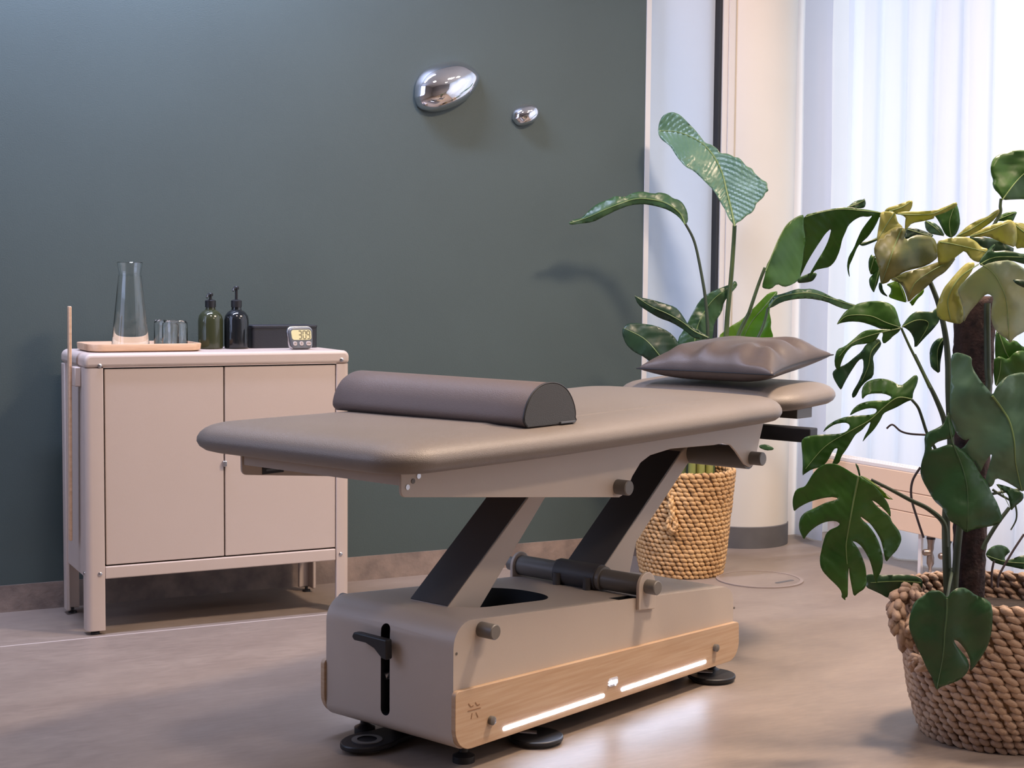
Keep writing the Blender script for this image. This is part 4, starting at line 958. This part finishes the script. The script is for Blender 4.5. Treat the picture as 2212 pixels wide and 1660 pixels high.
L(ZR([(1880, 600), (1965, 605), (2080, 650), (2100, 800), (1965, 780), (1900, 790), (1915, 700)]), ZR([(1890, 610), (2080, 760)]), .02, 'm_tan', fold=.3)
L(ZR([(1560, 705), (1640, 700), (1760, 720), (1860, 770), (1900, 790), (1850, 860), (1740, 860), (1690, 800), (1620, 770)]), ZR([(1600, 720), (1850, 800)]), .05, 's_dark', fold=.2, ribw=0)
L(ZR([(1340, 735), (1400, 720), (1470, 702), (1560, 705), (1620, 735), (1660, 780), (1712, 790), (1690, 840), (1650, 890), (1590, 870), (1540, 800), (1500, 830), (1450, 870), (1400, 900), (1350, 905), (1345, 830)]), ZR([(1360, 740), (1480, 760), (1690, 810)]), -.08, 'm_tan', fold=.3, label='faded, lamplit tan leaf at the crown')
L(ZR([(1640, 890), (1670, 840), (1720, 780), (1755, 752), (1758, 775), (1735, 810), (1850, 800), (1965, 830), (2100, 820), (2100, 930), (1965, 900), (1870, 872), (1800, 880), (1730, 890), (1660, 915)]), ZR([(1650, 900), (1760, 850), (1960, 850)]), -.09, 'm_dark', fold=.3)
L(ZR([(1620, 890), (1560, 885), (1500, 940), (1440, 1010), (1390, 1070), (1360, 1140), (1335, 1220), (1345, 1285), (1440, 1320), (1525, 1330), (1532, 1250), (1520, 1170), (1488, 1092), (1530, 1030), (1580, 970)]), ZR([(1640, 900), (1500, 1000), (1420, 1150), (1440, 1300)]), -.12, 'm_tan', fold=.3)
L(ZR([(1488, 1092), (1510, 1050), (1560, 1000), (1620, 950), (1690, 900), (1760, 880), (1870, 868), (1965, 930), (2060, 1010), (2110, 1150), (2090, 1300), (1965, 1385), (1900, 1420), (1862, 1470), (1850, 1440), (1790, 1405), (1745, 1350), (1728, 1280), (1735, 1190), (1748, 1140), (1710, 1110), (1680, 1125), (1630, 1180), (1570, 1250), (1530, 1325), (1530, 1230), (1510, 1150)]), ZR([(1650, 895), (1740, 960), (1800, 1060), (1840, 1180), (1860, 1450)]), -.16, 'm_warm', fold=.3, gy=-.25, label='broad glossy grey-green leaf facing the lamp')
L(ZR([(1880, 1008), (1965, 1010), (2050, 1040), (2050, 1090), (1965, 1070), (1905, 1040)]), None, -.18, 's_dark', step=7, ribw=0)
L(ZR([(620, 1335), (645, 1290), (680, 1240), (730, 1205), (780, 1180), (850, 1165), (930, 1163), (990, 1175), (1035, 1205), (1055, 1250), (1068, 1300), (1085, 1352), (1040, 1368), (980, 1372), (940, 1366), (880, 1340), (800, 1315), (720, 1310), (650, 1322)]), ZR([(1085, 1355), (980, 1320), (860, 1270), (700, 1270), (625, 1330)]), -.08, 'm_mid', fold=.3, label='broad green leaf above the split ones')
L(ZR([(1085, 1352), (1070, 1385), (1020, 1420), (1010, 1435), (960, 1475), (945, 1440), (955, 1400), (940, 1380), (900, 1450), (840, 1470), (740, 1480), (690, 1530), (655, 1600), (640, 1670), (610, 1640), (605, 1580), (625, 1510), (680, 1490), (740, 1440), (790, 1395), (840, 1370), (940, 1366), (1020, 1368)]), ZR([(1080, 1360), (900, 1400), (740, 1460), (640, 1560)]), -.09, 'm_mid', fold=.3, step=6)
L(ZS([(930, -90), (945, -50), (900, 10), (880, 40), (890, 100), (885, 180), (830, 215), (790, 260), (760, 320), (735, 335), (730, 300), (780, 215), (815, 130), (812, 50), (780, 60), (720, 150), (680, 220), (655, 275), (640, 262), (600, 195), (590, 150), (620, 120), (690, 90), (750, 40), (800, 0), (830, -50), (880, -90)]), ZS([(930, -70), (870, 0), (850, 100), (800, 220)]), -.08, 'm_dark', fold=.3, step=6)
L(ZR([(1085, 1350), (1120, 1300), (1155, 1260), (1200, 1235), (1260, 1240), (1310, 1240), (1340, 1205), (1358, 1250), (1362, 1305), (1310, 1370), (1250, 1430), (1180, 1508), (1178, 1440), (1150, 1385), (1110, 1355)]), ZR([(1090, 1350), (1200, 1300), (1280, 1330), (1190, 1490)]), -.03, 'm_dark', fold=.3)
L(ZS([(1170, 175), (1190, 165), (1207, 185), (1198, 235), (1170, 290), (1165, 345), (1120, 360), (1050, 400), (990, 425), (955, 445), (935, 490), (900, 545), (870, 580), (835, 615), (805, 652), (825, 600), (848, 560), (868, 500), (840, 520), (800, 565), (760, 590), (740, 620), (700, 690), (655, 750), (640, 800), (600, 815), (585, 815), (615, 745), (632, 690), (600, 700), (560, 780), (520, 825), (440, 845), (395, 875), (375, 892), (380, 800), (372, 700), (368, 640), (400, 608), (500, 596), (640, 590), (690, 575), (716, 545), (712, 520), (680, 508), (610, 520), (560, 550), (520, 582), (545, 540), (600, 500), (650, 478), (720, 462), (780, 458), (850, 455), (895, 445), (910, 425), (905, 410), (870, 405), (820, 412), (760, 435), (712, 462), (735, 415), (780, 375), (850, 355), (930, 350), (990, 352), (1020, 325), (960, 300), (880, 300), (835, 310), (803, 348), (800, 270), (830, 220), (880, 200), (940, 192), (1010, 205), (1080, 248), (1125, 215)]), ZS([(1160, 340), (1060, 330), (960, 400), (860, 490), (720, 570), (540, 680), (400, 840)]), -.11, 'm_mid', fold=.3, step=6, label='ragged split leaf hanging beside the head cushion')
L(ZL([(640, 372), (600, 350), (520, 300), (460, 268), (400, 255), (340, 262), (285, 290), (230, 350), (190, 420), (160, 465), (100, 480), (70, 510), (52, 570), (50, 625), (62, 690), (100, 655), (150, 625), (210, 598), (280, 578), (350, 562), (420, 557), (450, 562), (452, 575), (425, 588), (350, 605), (290, 635), (230, 665), (160, 695), (120, 740), (107, 800), (112, 860), (150, 942), (170, 910), (210, 860), (270, 815), (330, 785), (400, 770), (450, 778), (477, 800), (450, 825), (390, 848), (350, 885), (328, 950), (310, 1030), (293, 1110), (300, 1180), (325, 1230), (380, 1290), (430, 1335), (480, 1390), (492, 1430), (488, 1455), (525, 1487), (522, 1458), (545, 1452), (546, 1350), (548, 1260), (555, 1180), (562, 1260), (580, 1360), (598, 1452), (640, 1415), (690, 1385), (714, 1340), (712, 1250), (700, 1170), (680, 1110), (640, 1020), (605, 975), (585, 952), (620, 962), (660, 990), (700, 1045), (740, 1120), (765, 1200), (780, 1290), (812, 1338), (806, 1290), (835, 1240), (858, 1170), (860, 1100), (840, 1010), (810, 930), (770, 860), (720, 800), (680, 765), (655, 730), (700, 760), (750, 800), (800, 870), (840, 940), (865, 1030), (885, 1147), (930, 1090), (980, 1040), (1015, 980), (1027, 930), (1010, 870), (975, 820), (940, 780), (925, 735), (890, 705), (840, 670), (790, 622), (760, 584), (800, 605), (850, 650), (900, 700), (930, 742), (928, 680), (905, 610), (860, 545), (800, 470), (740, 425), (690, 395), (655, 365)]),
  ZL([(642, 372), (620, 480), (595, 600), (570, 740), (545, 880), (530, 1000), (540, 1160)]), -.22, 'm_mid', fold=.18, step=7, gy=-.1, ribw=2.4, sm=1, label='large deeply split green leaf, lowest on the left')
L(ZL([(662, 362), (720, 388), (790, 438), (860, 498), (905, 560), (957, 582), (890, 574), (820, 530), (740, 460), (680, 410)]), ZL([(665, 368), (800, 460), (950, 580)]), -.215, 'm_lime', step=5)
L(ZL([(610, 255), (630, 262), (650, 310), (660, 370), (645, 372), (630, 310)]), None, -.21, 'm_dark', step=3, ribw=0)
L(ZF([(565, 275), (620, 265), (700, 275), (780, 272), (850, 272), (920, 282), (965, 300), (975, 335), (965, 385), (900, 395), (830, 405), (780, 430), (722, 442), (670, 410), (605, 380), (570, 365), (562, 320)]), ZF([(960, 330), (800, 320), (600, 330)]), -.02, 's_mid', fold=.25, label='low leaf resting by the basket rim')
L(ZS([(1440, 30), (1475, 5), (1530, 15), (1592, 40), (1588, 90), (1610, 140), (1650, 205), (1700, 260), (1740, 315), (1770, 250), (1820, 190), (1880, 160), (1965, 148), (2080, 180), (2130, 320), (2110, 560), (2080, 800), (2020, 930), (1962, 1012), (1900, 970), (1830, 930), (1762, 905), (1745, 960), (1705, 980), (1690, 950), (1690, 900), (1712, 830), (1740, 720), (1690, 790), (1648, 880), (1620, 800), (1560, 750), (1495, 710), (1540, 680), (1580, 620), (1540, 640), (1490, 600), (1450, 520), (1432, 420), (1435, 280), (1442, 150)]), ZS([(1738, 318), (1800, 400), (1860, 500), (1895, 640), (1905, 800), (1950, 1000)]), -.19, 'm_blue', fold=.25, gy=-.15, ribw=2.6, label='broad blue-green leaf in front of the moss pole')
L(ZS([(1255, 695), (1250, 610), (1278, 575), (1340, 550), (1395, 515), (1420, 432), (1440, 500), (1475, 580), (1450, 622), (1400, 630), (1340, 650), (1300, 685), (1310, 705), (1380, 680), (1450, 655), (1500, 690), (1560, 740), (1610, 800), (1650, 880), (1700, 935), (1730, 1010), (1780, 1100), (1815, 1212), (1760, 1245), (1700, 1258), (1600, 1275), (1548, 1302), (1500, 1250), (1430, 1215), (1405, 1170), (1385, 1125), (1320, 1070), (1280, 1000), (1240, 930), (1220, 870), (1228, 800), (1250, 730)]), ZS([(1420, 440), (1450, 640), (1520, 820), (1560, 1000), (1560, 1290)]), -.17, 'm_dark', fold=.25, ribw=1.6, ribm='ribd', label='dark broad leaf hanging before the stems')
L(ZS([(1760, 945), (1840, 965), (1960, 1010), (1962, 1060), (1900, 1110), (1870, 1145), (1862, 1080), (1850, 1020), (1790, 985)]), ZS([(1780, 955), (1870, 1130)]), -.12, 'm_dark', step=6)
L(ZS([(1688, 1462), (1705, 1425), (1740, 1395), (1790, 1384), (1840, 1400), (1868, 1435), (1850, 1450), (1825, 1475), (1830, 1500), (1870, 1490), (1965, 1455), (2060, 1470), (2080, 1560), (1965, 1565), (1880, 1545), (1800, 1530), (1740, 1510)]), ZS([(1700, 1465), (1850, 1510), (2050, 1520)]), .12, 's_mid', fold=.2, step=7)
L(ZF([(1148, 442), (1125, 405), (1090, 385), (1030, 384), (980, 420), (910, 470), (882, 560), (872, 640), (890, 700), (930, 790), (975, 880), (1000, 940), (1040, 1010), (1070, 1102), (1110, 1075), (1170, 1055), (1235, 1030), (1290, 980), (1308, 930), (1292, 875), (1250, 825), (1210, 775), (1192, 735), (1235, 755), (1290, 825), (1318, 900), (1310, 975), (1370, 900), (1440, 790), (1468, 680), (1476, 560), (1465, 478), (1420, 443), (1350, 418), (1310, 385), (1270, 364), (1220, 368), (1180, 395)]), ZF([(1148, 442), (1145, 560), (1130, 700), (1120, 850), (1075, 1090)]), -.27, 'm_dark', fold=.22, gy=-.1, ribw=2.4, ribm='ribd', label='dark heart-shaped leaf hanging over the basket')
stem([(2046, 1293), (2052, 1260), (2058, 1230)], DM-.2, (3, 4), 'stemd', M0, D2=DM-.06)

# ------------------------------------------------------------------ light
w = bpy.data.worlds.new('world'); SC.world = w; w.use_nodes = True
bg = w.node_tree.nodes['Background']; bg.inputs[0].default_value = (.80, .88, 1, 1); bg.inputs[1].default_value = .55
def area(name, loc, rot, sx, sy, power, col, spread=180):
    l = bpy.data.lights.new(name, 'AREA'); l.shape = 'RECTANGLE'; l.size = sx; l.size_y = sy; l.energy = power; l.color = col; l.spread = math.radians(spread)
    o = bpy.data.objects.new(name, l); COL.objects.link(o); o.location = loc; o.rotation_euler = rot; return o
# daylight outside the curtained window wall, and behind the milky pane
area('daylight', (4.25, 2.9, 1.7), (0, PI/2, 0), 3.0, 8.4, 112, (.80, .88, 1))
# ceiling lamps of the room
def lamp(x, y, p, c=(1, .77, .58), s=.35, sp=150): return area('ceiling_lamp', (x, y, 3.05), (0, 0, 0), s, s, p, c, sp)
lamp(2.85, 2.5, 92); lamp(1.0, 2.6, 20, (1, .84, .78)); lamp(3.4, 2.7, 10); lamp(2.7, .6, 36)
area('wall_haze_fill', (.9, 4.15, 3.04), (math.radians(38), 0, 0), 1.6, .12, 100, (.60, .68, 1), 150)  # added cool fill, replaces the haze over the left of the wall
sp_l = bpy.data.lights.new('column_spot', 'SPOT'); sp_l.energy = 42; sp_l.color = (1, .60, .34); sp_l.spot_size = math.radians(34); sp_l.spot_blend = .9; sp_l.shadow_soft_size = .08
so = bpy.data.objects.new('column_spot', sp_l); COL.objects.link(so); so.location = (2.75, 4.25, 3.0); so.rotation_euler = (Vector((3.5, 4.86, 1.9))-so.location).to_track_quat('-Z', 'Y').to_euler()
# added cool fill from the left, standing in for haze
area('cool_fill_left', (-1.45, 3.7, 2.0), (0, -PI/2, 0), 2.0, 1.7, 35, (.55, .66, 1))

vs = SC.view_settings
SC.display_settings.display_device = 'sRGB'
vs.view_transform = 'Standard'; vs.look = 'None'; vs.exposure = 0; vs.gamma = 1; vs.use_curve_mapping = False
SC.cycles.use_denoising = True
SC.cycles.max_bounces = 16; SC.cycles.transmission_bounces = 16; SC.cycles.diffuse_bounces = 4; SC.cycles.transparent_max_bounces = 12; SC.cycles.sample_clamp_indirect = 6
